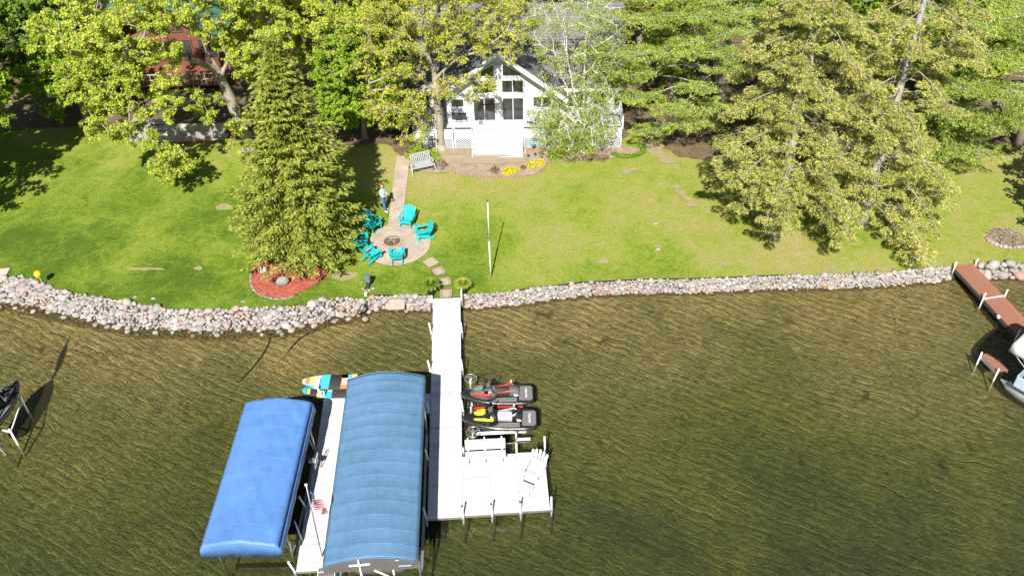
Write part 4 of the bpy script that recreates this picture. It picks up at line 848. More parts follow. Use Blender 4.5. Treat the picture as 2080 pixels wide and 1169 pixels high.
f.build('frame', 'aluminium', dock)
def post(parent, u, v, top=.62, lean=(0, 0), cap=False, m='white_metal', r=.038):
    bz = bz0(u, v); o = MB().tube([(u-lean[0]*.1, -v-lean[1]*.1, -.06), (u, -v, DZ), (u+lean[0], -v+lean[1], DZ+top)], r, 10).build('post', m, parent, True)
    MB().tube([(u-lean[0]*.6, -v-lean[1]*.6, bz), (u-lean[0]*.1, -v-lean[1]*.1, -.06)], r*.98, 8).build('submerged_foot', 'slime_murk_foot', o, True)  # algae tone, darkened for the light lost in murky water
    c = MB(); c.tube([(u+lean[0], -v+lean[1], DZ+top), (u+lean[0]*1.05, -v+lean[1]*1.05, DZ+top+.05)], r*1.12, 10); c.build('post_cap', 'dark_cap' if cap else m, o)
    mb = MB().box((u, -v, DZ-.1), (.11, .11, .15)); mb.build('bracket', 'aluminium', o)
def bz0(u, v):
    p = D(u, v); return min(gz(p.x, p.y), 0)-.1
for v in (2.6, 5.1, 7.6, 10.2, 13.06): post(dock, -.05, v, .6, (-.05, 0))
post(dock, -.05, .25, .32); post(dock, 1.42, .25, .62, (.02, 0))
for v in (2.6, 5.1, 7.6): post(dock, 1.42, v, .55, (-.03, 0), cap=False)
for u, v, c in ((1.38, 13.12, 1), (2.5, 13.1, 1), (3.61, 13.06, 1), (4.82, 12.95, 0)): post(dock, u, v, .66, (-.01, 0), cap=bool(c))
post(dock, 3.62, 10.03, .42, cap=False); post(dock, 4.80, 10.0, .72, (-.02, 0)); post(dock, 1.42, 9.9, .3, cap=True)
for v in (6.33, 9.3, 12.2, 15.1): post(dock, -4.82, v, .6, (-.12, 0))
# ------------------------------------------------------------------ dock bench
b0 = D(1.52, 10.5); bench = thing('dock_bench', 'white dock bench with a slab back beside the covered jet skis', 'bench', (b0.x, b0.y, DZ), DRZ)
MB().box((.82, .03, .42), (1.64, .40, .05)).build('seat', 'white_deck', bench, bev=.01)
MB().box((.82, .36, .70), (1.64, .05, .44), (R(-24), 0, 0)).build('backrest', 'white_deck', bench, bev=.01)
for x in (.12, .8, 1.5):
    MB().tube([(x, -.12, -.03), (x, -.05, .4)], .025, 6).beam((x, -.12, .38), (x, .28, .38), .04, .04).build('leg', 'aluminium', bench)
    MB().tube([(x, .24, .38), (x, .50, .98)], .028, 6).build('back_post', 'white_metal', bench)
    MB().tube([(x, .24, .38), (x, .24, -.12), (x, -.1, -.12)], .025, 6).build('support', 'aluminium', bench)

# ------------------------------------------------------------------ adirondack chairs (origin on the ground, faces +y... the sitter looks along -y)
def adirondack(name, label, m, loc, rz, group=None):
    t = thing(name, label, 'chair', loc, rz, group)
    for i in range(5):
        y = -.32+i*.115; z = .37-(i*.115)*.30; MB().box((0, y, z), (.52, .100, .022), (R(-16), 0, 0)).build('seat_slat', m, t)
    MB().box((0, -.385, .335), (.56, .022, .11)).build('front_rail', m, t)
    for i in range(5):
        x = -.22+i*.11; a = (i-2)*R(4); top = .80-.035*abs(i-2)**1.6; y0, z0 = .20, .20; L_ = top
        q = MB(); c = Vector((x+math.sin(a)*L_*.5, y0+.42*L_*.5*.72, z0+L_*.5)); n = 6
        P0 = Vector((x, y0, z0)); P1 = Vector((x+math.sin(a)*L_, y0+L_*.42, z0+L_*.9)); q.beam(P0, P1, .106, .02, Vector((0, -1, .4))); 
        tp = P1; q.beam(P1, P1+(P1-P0).normalized()*.03, .06, .02, Vector((0, -1, .4))); q.build('back_slat', m, t)
    for z, y, w in ((.38, .305, .52), (.66, .43, .56)): MB().box((0, y, z), (w, .03, .07), (R(-24), 0, 0)).build('back_brace', m, t)
    for s in (-1, 1):
        MB().prism([(s*.25, -.42), (s*.42, -.42), (s*.42, .05), (s*.36, .36), (s*.30, .36), (s*.27, .05)][::s], .545, .568).build('armrest', m, t)
        MB().box((s*.295, -.36, .273), (.026, .13, .546)).build('front_leg', m, t)
        MB().beam((s*.266, -.42, .33), (s*.266, .52, .055), .024, .13).build('rear_leg', m, t)
        MB().box((s*.31, .30, .50), (.05, .03, .09)).build('arm_support', m, t)
    return t
PC = PATIO
def onpatio(px, py): p = G(px, py); return p.x, p.y
TQ = 'chairs round the fire pit'
spots = [(829, 458, 'turquoise slatted chair at the top right of the patio, right of the path', None), (862, 485, 'turquoise slatted chair turned side-on at the right rim of the patio', None), (808, 532, 'turquoise slatted chair with its back to the lake, lowest on the patio', None),
         (757, 530, 'turquoise slatted chair at the lower left of the patio with its back turned', None), (757, 466, 'turquoise slatted chair in the shade at the upper left of the patio', None), (737, 500, 'turquoise slatted chair half hidden behind the spruce boughs', None)]
ad0 = None
for i, (px, py, lab, _) in enumerate(spots):
    x, y = onpatio(px, py-2); v = Vector((PATIO.x-x, PATIO.y+.15-y)); 
    if i == 5: x, y = onpatio(733, 500)
    if i == 0: v = Vector((-.25, -1))
    rz = math.atan2(v.y, v.x)+PI/2
    if ad0 is None: ad0 = adirondack('adirondack_chair', lab, 'turquoise', (x, y, gz(x, y)+.06), rz, TQ); ad = ad0
    else: ad = dup(ad0, lab, (x, y, gz(x, y)+.06), rz)
cw_ = P(1087, 962, DZ); adirondack('adirondack_chair', 'white slatted chair standing on the outer corner of the white dock', 'white_deck', (cw_.x, cw_.y, DZ), R(-28))
q = P(1068, 1000, DZ); ft = thing('footstool', 'white slatted footstool in front of the white dock chair', 'footstool', (q.x, q.y, DZ), R(-28))
for i in range(4): MB().box((0, -.18+i*.12, .36-.02*abs(i-1.5)), (.5, .10, .022)).build('slat', 'white_deck', ft)
for sx in (-1, 1):
    for sy in (-1, 1): MB().box((sx*.22, sy*.19, .17), (.03, .07, .34)).build('leg', 'white_deck', ft)

# ------------------------------------------------------------------ fire pit
fp = G(797, 493); fz = fp.z+.06; pit = thing('fire_pit', 'round sunken fire pit with a paver rim and ashes in the patio centre', 'fire pit', (fp.x, fp.y, fz))
n = 26
for i in range(n):
    a0 = 2*PI*i/n+.012; a1 = 2*PI*(i+1)/n-.012; q = MB(); z = .07; r0, r1 = .44, .56
    q.prism([(r0*math.cos(a0), r0*math.sin(a0)), (r1*math.cos(a0), r1*math.sin(a0)), (r1*math.cos(a1), r1*math.sin(a1)), (r0*math.cos(a1), r0*math.sin(a1))], -.02, z+random.uniform(-.006, .006)); q.build('rim_brick', 'paver', pit)
q = MB(); q.loft([[(.435*math.cos(2*PI*i/24), .435*math.sin(2*PI*i/24), zz) for i in range(24)] for zz in (.065, .012)], cap=False); q.build('metal_ring', 'dark_frame', pit)
q = MB(); q.prism([(.43*math.cos(2*PI*i/24), .43*math.sin(2*PI*i/24)) for i in range(24)], -.02, .012); q.build('ash_bed', 'litter', pit)
for i in range(7):
    a = random.uniform(0, PI); x, y = random.uniform(-.2, .2), random.uniform(-.2, .2); MB().tube([(x-.14*math.cos(a), y-.14*math.sin(a), .03), (x+.14*math.cos(a), y+.14*math.sin(a), .08)], .025, 6).build('charred_log', 'dark_cap' if i % 2 else 'twig', pit)

# ------------------------------------------------------------------ stepping stones
for k, (px, py, a, lab) in enumerate([(875, 533, 38, 'stepping slab nearest the patio, set at a slant'), (891, 551, 24, 'stepping slab framed in small pavers, second from the patio'), (904, 572, 12, 'stepping slab between the two potted grasses, third from the patio'), (906, 596, -2, 'stepping slab framed in brick right at the foot of the dock')]):
    p = G(px, py); t = thing('stepping_stone', lab, 'stepping stone', (p.x, p.y, p.z), R(a), 'paved steps from patio to dock'); s = .30
    MB().box((0, 0, .01), (s*1.30, s*1.30, .06)).build('slab', 'paver', t, bev=.006); MB().box((0, 0, .0), (s*2.16, s*2.16, .03)).build('joint_bed', 'paver_joint', t)
    if k != 0:
        for side in range(4):
            for j in range(4):
                x = -s*.78+j*s*.46+.02; M = Matrix.Rotation(side*PI/2, 3, 'Z'); c = M @ Vector((x, s*.86, .012)); MB().box(c, (s*.38, s*.24, .055), M).build('brick', 'paver', t)
    else: MB().box((0, 0, .012), (s*2.1, s*2.1, .05)).build('base_slab', 'paver', t)

# ------------------------------------------------------------------ potted grasses
def pot(label, px, py, m, rr=.42):
    p = G(px, py); t = thing('potted_plant', label, 'potted plant', (p.x, p.y, p.z), group='potted grasses flanking the dock')
    q = MB(); prof = [(.18, 0), (.25, .42), (.28, .48), (.28, .52), (.25, .52), (.24, .46)]
    q.loft([[(r*math.cos(2*PI*i/20), r*math.sin(2*PI*i/20), z) for i in range(20)] for r, z in prof]); q.build('pot', 'pot_black', t, True)
    rr *= 1.15; n = 900; a = rng.uniform(0, 2*PI, n); el = rng.uniform(.35, 1.5, n); ln = rng.uniform(.3, .55, n)*rr/.42; D0 = np.stack([np.cos(a)*np.cos(el), np.sin(a)*np.cos(el), np.sin(el)], 1); B0 = np.stack([.08*np.cos(a), .08*np.sin(a), np.full(n, .50)], 1)
    S = np.stack([-np.sin(a), np.cos(a), 0*a], 1)*.018; M_ = B0+D0*ln[:, None]*.6; E_ = M_+(D0*.5+np.array([0, 0, -.35]))*ln[:, None]*.6*np.cos(el)[:, None]
    V = np.concatenate([np.stack([B0-S, B0+S, M_+S*1.2, M_-S*1.2], 1), np.stack([M_-S*1.2, M_+S*1.2, E_+S*.3, E_-S*.3], 1)]); np_mesh('grass_blades', V, 4, m, t); return t
pot('black pot of arching bright green grass at the left corner of the dock', 877, 596, 'leaf_fern'); pot('black pot of duller green grass at the right corner of the dock', 942, 594, 'leaf_birch', .36)

# ------------------------------------------------------------------ small things on the lawn
p = G(997, 565); t = thing('lawn_pole', 'tall slim white pole standing alone in the middle of the lawn', 'pole', tuple(p))
MB().tube([(0, 0, -.1), (.0, 0, 2.4)], .035, 8).build('lower_tube', 'white_metal', t, True); MB().tube([(0, 0, 2.4), (.02, 0, 4.7)], .026, 8).build('upper_tube', 'white_metal', t, True)
MB().tube([(0, 0, 2.36), (0, 0, 2.46)], .045, 8).build('joint_sleeve', 'orange', t); MB().tube([(.02, 0, 4.7), (.02, 0, 4.78)], .034, 8).build('pole_tip', 'dark_cap', t); MB().box((.04, 0, .95), (.09, .05, .06)).build('cleat', 'dark_cap', t)
bl = Vector((-24.13, 35.4, 0)); g_ = gz(bl.x, bl.y); t = thing('yellow_ball_marker', 'round yellow ball on a thin stake above the far left stone bank', 'ball marker', (bl.x, bl.y, g_))
bm = MB(); bm.loft([[(.185*math.sin(a)*math.cos(b), .185*math.sin(a)*math.sin(b), .82-.185*math.cos(a)) for b in np.linspace(0, 2*PI, 20)[:-1]] for a in np.linspace(.02, PI-.02, 12)]); bm.build('ball', 'yellow_ball', t, True)
MB().tube([(0, 0, -.1), (0, 0, .68)], .012, 6).build('stake', 'white_metal', t); MB().box((.03, -.17, .72), (.09, .05, .06)).build('orange_patch', 'orange', t)
p = G(4, 556); o = MB().box((p.x-.45, p.y+.05, p.z+.03), (1.5, .62, .06), (0, 0, .08)).build('pale_slab', 'boulder_pale'); tag(o, 'pale stone slab on the grass at the far left edge', 'slab')
p = G(806, 616); o = MB().box((P(806, 617, .45).x, P(806, 617, .45).y, .42), (.80, .62, .16), (R(6), 0, .02)).build('stone_slab', 'slab', bev=.02); tag(o, 'flat tan stone slab bridging the shore stones left of the dock', 'slab')
p = G(1870, 524); o = MB().box((p.x, p.y, p.z+.02), (.72, .28, .05), (0, 0, .35)).build('grey_slab', 'slab_grey'); tag(o, 'thin grey slab lying in the grass near the brown dock', 'slab')
for px, py in ((152, 607 - 0),): pass
for k, (px, py) in enumerate([(275, 603), (494, 612), (312, 606), (1332, 454 - 0), (1337, 506)]):
    p = G(px, py); o = bpy.data.objects.new('lawn_stone', SM[k]); COL.objects.link(o); o.location = (p.x, p.y, p.z+.01); o.scale = (.13, .11, .06)
    tag(o, ['pale flat stone in the left lawn above the stone bank', 'pale square-ish stone in the grass left of the red mulch', 'tiny stone in the left lawn beside the pale flat one', 'small pale stone in the lawn right of the white pole', 'pale stone in the lawn below the tall spruce shade'][k], 'stone')
# boulders in the red mulch
for k, (px, py, s, m, lab) in enumerate([(576, 578, (.38, .30, .52), 'boulder', 'grey split boulder standing in the red mulch'), (535, 551, (.28, .24, .30), 'boulder_pale', 'pale round boulder at the spruce side of the red mulch')]):
    p = G(px, py); me = SM[2+k].copy(); me.materials.clear(); me.materials.append(MAT[m]); o = bpy.data.objects.new('boulder', me); COL.objects.link(o); o.location = (p.x, p.y, p.z+s[2]*.4); o.scale = s; o.rotation_euler = (.2, .5 if k == 0 else .1, .6); tag(o, lab, 'boulder')
mo = [(513, 545), (510, 556), (508, 568), (510, 578), (514, 588), (521, 595), (530, 601), (542, 604), (555, 607), (568, 607), (582, 606), (596, 602)]
t0 = G(513, 545); t = thing('stone_edging', 'row of small pale stones round the left rim of the red mulch', 'edging', tuple(t0))
for i in range(34):
    u = i/33*(len(mo)-1); a = mo[int(u)]; b = mo[min(int(u)+1, len(mo)-1)]; f_ = u-int(u); q = G(a[0]+(b[0]-a[0])*f_, a[1]+(b[1]-a[1])*f_); o = bpy.data.objects.new('stone', SM[6+i % 4]); COL.objects.link(o); o.parent = t; o.location = q-t0+Vector((0, 0, .02)); s = random.uniform(.05, .09); o.scale = (s, s*.9, s*.8); o.rotation_euler = (0, 0, random.random()*6)
# utility box, pump and small white box
p = G(749, 583); t = thing('utility_box', 'green utility box on a dark stand above the shore', 'utility box', tuple(p), R(-6))
MB().box((0, 0, .56), (.30, .26, .34)).build('cabinet', 'utility_green', t, bev=.03); MB().box((0, 0, .75), (.33, .29, .05)).build('lid', 'utility_green', t, bev=.02)
MB().box((0, 0, .2), (.12, .12, .40)).build('stand', 'dark_frame', t); MB().tube([(-.07, 0, .38), (-.09, -.12, .1), (-.2, -.25, .03)], .025, 6).build('conduit', 'pipe_black', t); MB().tube([(.06, 0, .38), (.04, -.16, .05)], .02, 6).build('conduit', 'pipe_black', t)
for k, (a, b) in enumerate([(-.25, -.15), (-.12, -.28), (.1, -.25), (.25, -.1), (.05, -.4)]):
    o = bpy.data.objects.new('foot_stone', SM[k]); COL.objects.link(o); o.parent = t; o.location = (a, b, .02); o.scale = (.11, .09, .06)
p = G(744, 602); t = thing('electric_outlet', 'small white outlet box low in the grass by the pipe', 'outlet box', tuple(p)); MB().box((0, 0, .16), (.14, .10, .18)).build('box', 'white_metal', t, bev=.01); MB().box((0, 0, .03), (.05, .05, .12)).build('stake', 'dark_frame', t); MB().box((.045, -.055, .17), (.04, .01, .08)).build('cover', 'black_mat', t)
# pipes into the lake
def pipe(label, pix, end, zs):
    pts = []
    for (a, b), z in zip(pix, zs):
        for _ in range(6): q = P(a, b, z); z = max(gz(q.x, q.y), -2)+.06
        pts.append(P(a, b, z))
    t = thing('water_pipe', label, 'pipe', tuple(pts[0])); b0 = pts[0]; s = []
    for i in range(len(pts)-1):
        for k in range(4): s.append(pts[i].lerp(pts[i+1], k/4))
    s.append(pts[-1]); sm = [s[0]]+[(s[i-1]+s[i]*2+s[i+1])/4 for i in range(1, len(s)-1)]+[s[-1]]
    MB().tube([q-b0 for q in sm[:len(sm)-end+1]], .035, 8).build('hose', 'pipe_black', t, True); MB().tube([q-b0 for q in sm[len(sm)-end:]], .042, 8).build('pipe_end', 'pipe_pale', t, True)
pipe('black hose with a pale end reaching from the bank into the lake', [(741, 612), (739, 628), (728, 640), (700, 653), (650, 665), (610, 685), (587, 710), (558, 741)], 5, [.5, .3, .1, .0, -.1, -.25, -.35, -.5])
pipe('longer dark hose in the water below the left stone bank', [(553, 655), (552, 675), (545, 700), (530, 725), (510, 750), (487, 773)], 1, [.25, .0, -.1, -.2, -.35, -.45])

# ------------------------------------------------------------------ brush pile ring at the far right
p = G(2046, 484); t = thing('brush_pile', 'heap of dry twigs ringed with stones on the right lawn', 'brush pile', tuple(p)); q = MB()
for i in range(420):
    a = random.uniform(0, 2*PI); r = random.random()**.6*.9; x, y = math.cos(a)*r*1.05, math.sin(a)*r*.8; z = .36*(1-r)+random.uniform(0, .1); d = random.uniform(0, 2*PI); L_ = random.uniform(.1, .3); q.tube([(x-math.cos(d)*L_, y-math.sin(d)*L_, z-.03), (x+math.cos(d)*L_, y+math.sin(d)*L_, z+.06)], .012, 3)
o = q.build('twigs', 'twig', t); o['kind'] = 'stuff'
MB().loft([[(r*1.0*math.cos(2*PI*i/18), r*.78*math.sin(2*PI*i/18), z) for i in range(18)] for r, z in ((1, -.05), (.8, .12), (.4, .28), (.05, .34))]).build('heap', 'litter', t, True)
for i in range(17):
    a = PI+i/16*PI*1.15; o = bpy.data.objects.new('stone', SM[i % 10]); COL.objects.link(o); o.parent = t; s = random.uniform(.1, .2); o.location = (math.cos(a)*1.02, math.sin(a)*.8, .03); o.scale = (s, s, s*.8); o.rotation_euler = (0, 0, a)
MB().tube([(-1.3, .25, .06), (-.9, .1, .12), (-.5, .15, .22)], .025, 5).build('dead_branch', 'bark_dead', t)

# ------------------------------------------------------------------ brown dock at the right, its outlier and the pontoon boat
a = P(1936, 541, .55); b_ = P(1979, 537, .55); c_ = P(2067, 682, .55); DVb = (c_-a).normalized(); DUb = Vector((-DVb.y, DVb.x, 0)); rz = math.atan2(DUb.y, DUb.x)
bd = thing('dock', 'long brown plank dock leaving the shore at the right edge', 'dock', (a.x, a.y, 0), rz); wb = 1.08; DZ0 = .55
nb = 62; me = board_mesh(wb, .138, 'brown_deck')
for i in range(nb):
    o = bpy.data.objects.new('deck_board', me); COL.objects.link(o); o.parent = bd; o.location = (wb/2, -(.07+i*.146), DZ0)
for u in (.0, wb): MB().box((u, -4.5, DZ0-.11), (.05, 9.1, .17)).build('side_rail', 'dark_frame', bd)
for v in (.15, 2.62, 5.3, 8): 
    for u in (-.05, wb+.05):
        p = a+DUb*u+DVb*v; o = MB().tube([(u, -v, min(gz(p.x, p.y), .3)-.1), (u+.02, -v, DZ0+.42)], .035, 8).build('post', 'white_metal', bd, True)
MB().box((wb/2, -2.62, DZ0+.03), (wb, .05, .03)).build('cross_strap', 'white_metal', bd)
MB().box((-.04, -3.9, DZ0-.02), (.1, .14, .12)).build('bumper', 'white_metal', bd)
p1 = P(1991, 721, .5); p2 = P(2011, 719, .5); p3 = P(2028, 757, .5); p4 = P(2042, 742, .5)
v = (p3-p1).normalized(); rz2 = math.atan2(v.y, v.x)
od = thing('dock', 'short brown dock end standing in the water by the white topped boat', 'dock', (p1.x, p1.y, 0), rz2+PI/2); me = board_mesh(.52, .138, 'brown_deck')
for i in range(8):
    o = bpy.data.objects.new('deck_board', me); COL.objects.link(o); o.parent = od; o.location = (.28, -(.07+i*.146), .5)
for u in (.02, .54): MB().box((u, -.58, .4), (.05, 1.18, .15)).build('side_rail', 'aluminium', od)
for u, v_ in ((-.03, .05), (-.03, 1.15)): MB().tube([(u, -v_, -1.3), (u, -v_, .75)], .035, 8).build('post', 'white_metal', od, True)
# pontoon boat
pb = P(2222, 842, .3); bt = thing('pontoon_boat', 'pontoon boat with a white bimini cut by the right edge', 'boat', (pb.x, pb.y, 0), R(-62)+PI/2+R(10))
for s in (-1, 1):
    q = MB(); q.tube([(s*.95, 3.6, .28), (s*.95, 3.2, .16), (s*.95, 2.6, .1), (s*.95, -2.9, .1)], [.03, .2, .28, .28], 14); q.build('pontoon', 'aluminium', bt, True)
MB().box((0, .0, .46), (2.45, 6.4, .12)).build('deck', 'dark_frame', bt)
for s in (-1, 1): MB().box((s*1.2, 0, .82), (.04, 6.0, .6)).build('side_fence', 'hull_blue', bt, bev=.02)
MB().box((0, 3.0, .82), (2.4, .04, .6)).build('front_fence', 'hull_blue', bt, bev=.02); MB().box((0, -3.0, .82), (2.4, .04, .6)).build('rear_fence', 'hull_blue', bt)
for x, y in ((-.85, 2), (.85, 2), (-.85, -2), (.85, -2)): MB().box((x, y, .68), (.6, 1.5, .3)).box((x*1.28, y, .95), (.15, 1.5, .35)).build('bench_seat', 'black_mat', bt, bev=.04)
q = MB(); n = 12; q.loft([[(-1.5, y, 2.30), (-1.1, y, 2.52), (0, y, 2.62+.03*math.cos(y*3)), (1.1, y, 2.52), (1.5, y, 2.30), (1.1, y, 2.49), (0, y, 2.58), (-1.1, y, 2.49)] for y in np.linspace(.2, 3.7, 12)]); q.build('bimini_top', 'bimini', bt, True)
for y in (.4, 2.0, 3.6):
    for s in (-1, 1): MB().tube([(s*1.2, 2.0, 1.1), (s*1.4, y, 2.36)], .018, 6).build('bimini_strut', 'aluminium', bt)

# ------------------------------------------------------------------ canopies on boat lifts
def lift_frame(t, hw, l0, l1, ztop, m='aluminium'):
    for sx in (-1, 1):
        for y in (l0+.9, l1-.9):
            p = t.matrix_basis @ Vector((sx*hw, y, 0)); o = MB().tube([(sx*hw, y, -.06), (sx*hw, y, ztop)], .05, 8).build('lift_post', m, t, True); MB().tube([(sx*hw, y, -1.5), (sx*hw, y, -.06)], .049, 8).build('submerged_foot', 'slime_murk_foot', o, True)
        MB().beam((sx*hw, l0+.9, .35), (sx*hw, l1-.9, .35), .1, .12).build('side_beam', m, t)
        MB().beam((sx*hw, l0+.9, ztop-.25), (sx*hw, l1-.9, ztop-.25), .05, .06).build('top_beam', m, t)
    for y in (l0+.9, l1-.9): MB().beam((-hw, y, -.5), (hw, y, -.5), .1, .12).build('cross_beam', 'slime_murk_foot', t)
def crank_wheel(name, t, c, r, axis='y', m='aluminium', tilt=0):
    q = MB(); pts = []
    X, Z = {'y': (Vector((1, 0, 0)), Vector((0, 0, 1))), 'x': (Vector((0, 1, 0)), Vector((0, 0, 1))), 'z': (Vector((1, 0, 0)), Vector((0, 1, 0)))}[axis]
    Z = (Z+X.cross(Z)*tilt).normalized(); c = Vector(c)
    q.tube([c+(X*math.cos(2*PI*i/28)+Z*math.sin(2*PI*i/28))*r for i in range(28)], .016, 6, True); w = q.build(name, m, t, True)
    for k in range(3): a = 2*PI*k/3+.5; MB().tube([c, c+(X*math.cos(a)+Z*math.sin(a))*r], .012, 5).build('spoke', m, w)
    MB().box(c, (.12, .12, .12)).build('hub', m, w); return w
zc = 2.95
C1 = P(708, 768, zc); C2 = P(862, 766, zc); C3 = P(653, 1150, zc); C4 = P(850, 1140, zc); cen = (C1+C2+C3+C4)/4; ax = ((C1+C2)/2-(C3+C4)/2); hl = ax.length/2; hw = ((C2-C1).length+(C4-C3).length)/4; rz = math.atan2(ax.y, ax.x)-PI/2
cn = thing('boat_lift_canopy', 'long steel blue arched boat lift canopy between the two white docks', 'boat canopy', (cen.x, cen.y, 0), rz)
NB = 15; NW = 24; rise = .36; rings = []
ys = []
for i in range(NB):
    for k in range(6): ys.append((i+k/6)/NB)
ys.append(1.)
for u in ys:
    y = -hl+2*hl*u; fr = (u*NB) % 1; sag = .018*math.sin(PI*fr)**1. ; ring = []
    edge = max(0, (abs(u-.5)-.492)/.008)
    for j in range(NW+1):
        s = -1+2*j/NW; ring.append((hw*s, y, zc+rise*(1-s*s)-sag*(1-.4*s*s)+.012*math.sin(3*s+u*9)-edge*.04))
    rings.append(ring)
q = MB(); q.loft(rings, wrap=False); o = q.build('canopy_fabric', 'canopy_blue', cn, True, fixn=False); sd = o.modifiers.new('thick', 'SOLIDIFY'); sd.thickness = .01
for i in range(NB+1):
    u = i/NB; y = -hl+2*hl*u; q = MB(); q.tube([(hw*(-1+2*j/NW), y, zc+rise*(1-(-1+2*j/NW)**2)+.012*math.sin(3*(-1+2*j/NW)+u*9)+.0) for j in range(NW+1)], .014, 5); q.build('seam', 'canopy_blue', cn, True)
for s in (-1, 1):
    q = MB(); q.loft([[(s*hw, y, zc), (s*(hw+.015), y, zc-.12), (s*(hw+.0), y, zc-.26)] for y in np.linspace(-hl, hl, 40)], wrap=False); o = q.build('side_valance', 'end_grey', cn, True); sd = o.modifiers.new('thick', 'SOLIDIFY'); sd.thickness = .01
for e in (-1, 1):
    q = MB(); N = 20; vs = [(hw*(-1+2*j/N), e*hl, zc+rise*(1-(-1+2*j/N)**2)) for j in range(N+1)]+[(hw*(-1+2*j/N), e*(hl+.02), zc-.36) for j in range(N+1)]; q.add(vs, [(j, j+1, N+2+j, N+1+j) for j in range(N)]); o = q.build('end_valance', 'end_grey', cn); sd = o.modifiers.new('thick', 'SOLIDIFY'); sd.thickness = .012
for (a_, b_2) in (((-.35, -hl-.05, zc+.34), (-.35, -hl-.05, zc-.6)), ((-.7, -hl-.06, zc+.05), (.02, -hl-.06, zc+.10)), ((.75, -hl-.05, zc-.36), (.75, -hl-.05, zc-.62)), ((.12, -hl-.05, zc-.3), (.55, -hl-.02, zc-.75))): MB().beam(a_, b_2, .06, .04, Vector((0, 1, 0))).build('frame_tube', 'white_metal', cn)
for (x0, x1, z) in ((.95, 1.38, zc-.14), (.86, 1.0, zc+.2)): MB().box(((x0+x1)/2, -hl-.035, z), (x1-x0, .012, .035)).build('printed_stripe', 'white_paint', cn)
lift_frame(cn, hw-.12, -hl, hl, zc)
MB().box((0, -hl+3.9, .7), (1.9, 5.6, .5)).build('cradle', 'dark_frame', cn, bev=.2)
sp = P(663, 1161, 2.3); t = thing('solar_charger', 'small framed solar panel at the near left corner of the blue canopy', 'solar panel', (sp.x, sp.y, 0), rz)
MB().box((0, 0, 2.3), (.60, .36, .03), (R(18), 0, 0)).build('frame', 'white_metal', t); 
for k in range(2):
    for j in range(8): MB().box((-.245+j*.07, -.075+k*.15, 2.318+(-.075+k*.15)*math.tan(R(18))), (.064, .135, .01), (R(18), 0, 0)).build('cell', 'solar', t)
MB().tube([(0, 0, 2.28), (.15, .25, 2.0), (.2, .5, 1.9)], .02, 6).build('bracket', 'aluminium', t); MB().tube([(0, 0, -1.5), (0, 0, 2.28)], .03, 8).build('mast', 'aluminium', t)
# left cover: hipped top with hanging skirt
zk = 2.35
C1 = P(498, 824, zk); C2 = P(634, 818, zk); C3 = P(402, 1116, zk); C4 = P(572, 1108, zk); cen = (C1+C2+C3+C4)/4; ax = ((C1+C2)/2-(C3+C4)/2); hl = ax.length/2; hw = ((C2-C1).length+(C4-C3).length)/4; rz = math.atan2(ax.y, ax.x)-PI/2
cv = thing('boat_lift_cover', 'bright blue tarpaulin boat cover on the left, hipped ends and scalloped skirt', 'boat cover', (cen.x, cen.y, 0), rz)
def hz(s, u):
    e = min(u, 1-u)*2*hl; e = 1; side = min(1, (1-abs(s))/.07); return zk+(.30*(1-abs(s)**1.3)+.12)*min(e, 1)**.8*min(1, side*.6+.4)-.10*(1-side)
ny, nx = 110, 26; rings = []
for i in range(ny+1):
    u = i/ny; y = -hl+2*hl*u; rings.append([(hw*s, y, hz(s, u)-.005*abs(math.sin(u*PI*9))**.5*(1-s*s)+.012*math.sin(u*40+s*5)*math.cos(s*9)) for s in np.linspace(-1, 1, nx+1)])
q = MB(); q.loft(rings, wrap=False); o = q.build('cover_top', 'cover_blue', cv, True, fixn=False); sd = o.modifiers.new('thick', 'SOLIDIFY'); sd.thickness = .01
for i in range(1, 9):
    u = i/9; q = MB(); q.tube([(hw*s, -hl+2*hl*u, hz(s, u)+.012*math.sin(u*40+s*5)*math.cos(s*9)+.001) for s in np.linspace(-.97, .97, 20)], .009, 5); q.build('seam', 'cover_blue', cv, True)
per = []
for x in np.linspace(-hw, hw, 40): per.append((x, -hl))
for y in np.linspace(-hl, hl, 110)[1:]: per.append((hw, y))
for x in np.linspace(hw, -hw, 40)[1:]: per.append((x, hl))
for y in np.linspace(hl, -hl, 110)[1:-1]: per.append((-hw, y))
top = []; mid = []; bot = []; cum = 0
for i, (x, y) in enumerate(per):
    px_, py_ = per[i-1]; cum += math.hypot(x-px_, y-py_) if i else 0; sc = abs(math.sin(cum*PI/.62)); ox, oy = (x/hw if abs(x) > hw-.01 else 0), (y/hl if abs(y) > hl-.01 else 0)
    w_ = .008*math.sin(cum*7); zt = hz(x/hw, (y+hl)/2/hl); top.append((x, y, zt)); mid.append((x+ox*(.025+w_), y+oy*(.03+w_), zt-.09)); bot.append((x+ox*(.02-w_), y+oy*(.06-w_), zk-.42-.035*sc))
q = MB(); n = len(per); q.loft([top, mid, bot], cap=False); o = q.build('skirt', 'cover_blue', cv, True, fixn=False); sd = o.modifiers.new('thick', 'SOLIDIFY'); sd.thickness = .008
lift_frame(cv, hw-.06, -hl, hl, zk-.05)
crank_wheel('crank_wheel', cv, (hw+.30, 1.35, 1.25), .33, 'x', 'aluminium', .15); MB().box((hw+.13, 1.35, 1.25), (.25, .16, .16)).build('winch', 'aluminium', cv)
MB().box((0, .2, .75), (1.7, 4.2, .5)).build('hull_below', 'dark_frame', cv, bev=.2)
MB().tube([(hw+.05, -1.7, 1.5), (hw+.30, -2.0, -.6)], .03, 6).build('guide_pole', 'aluminium', cv, True)

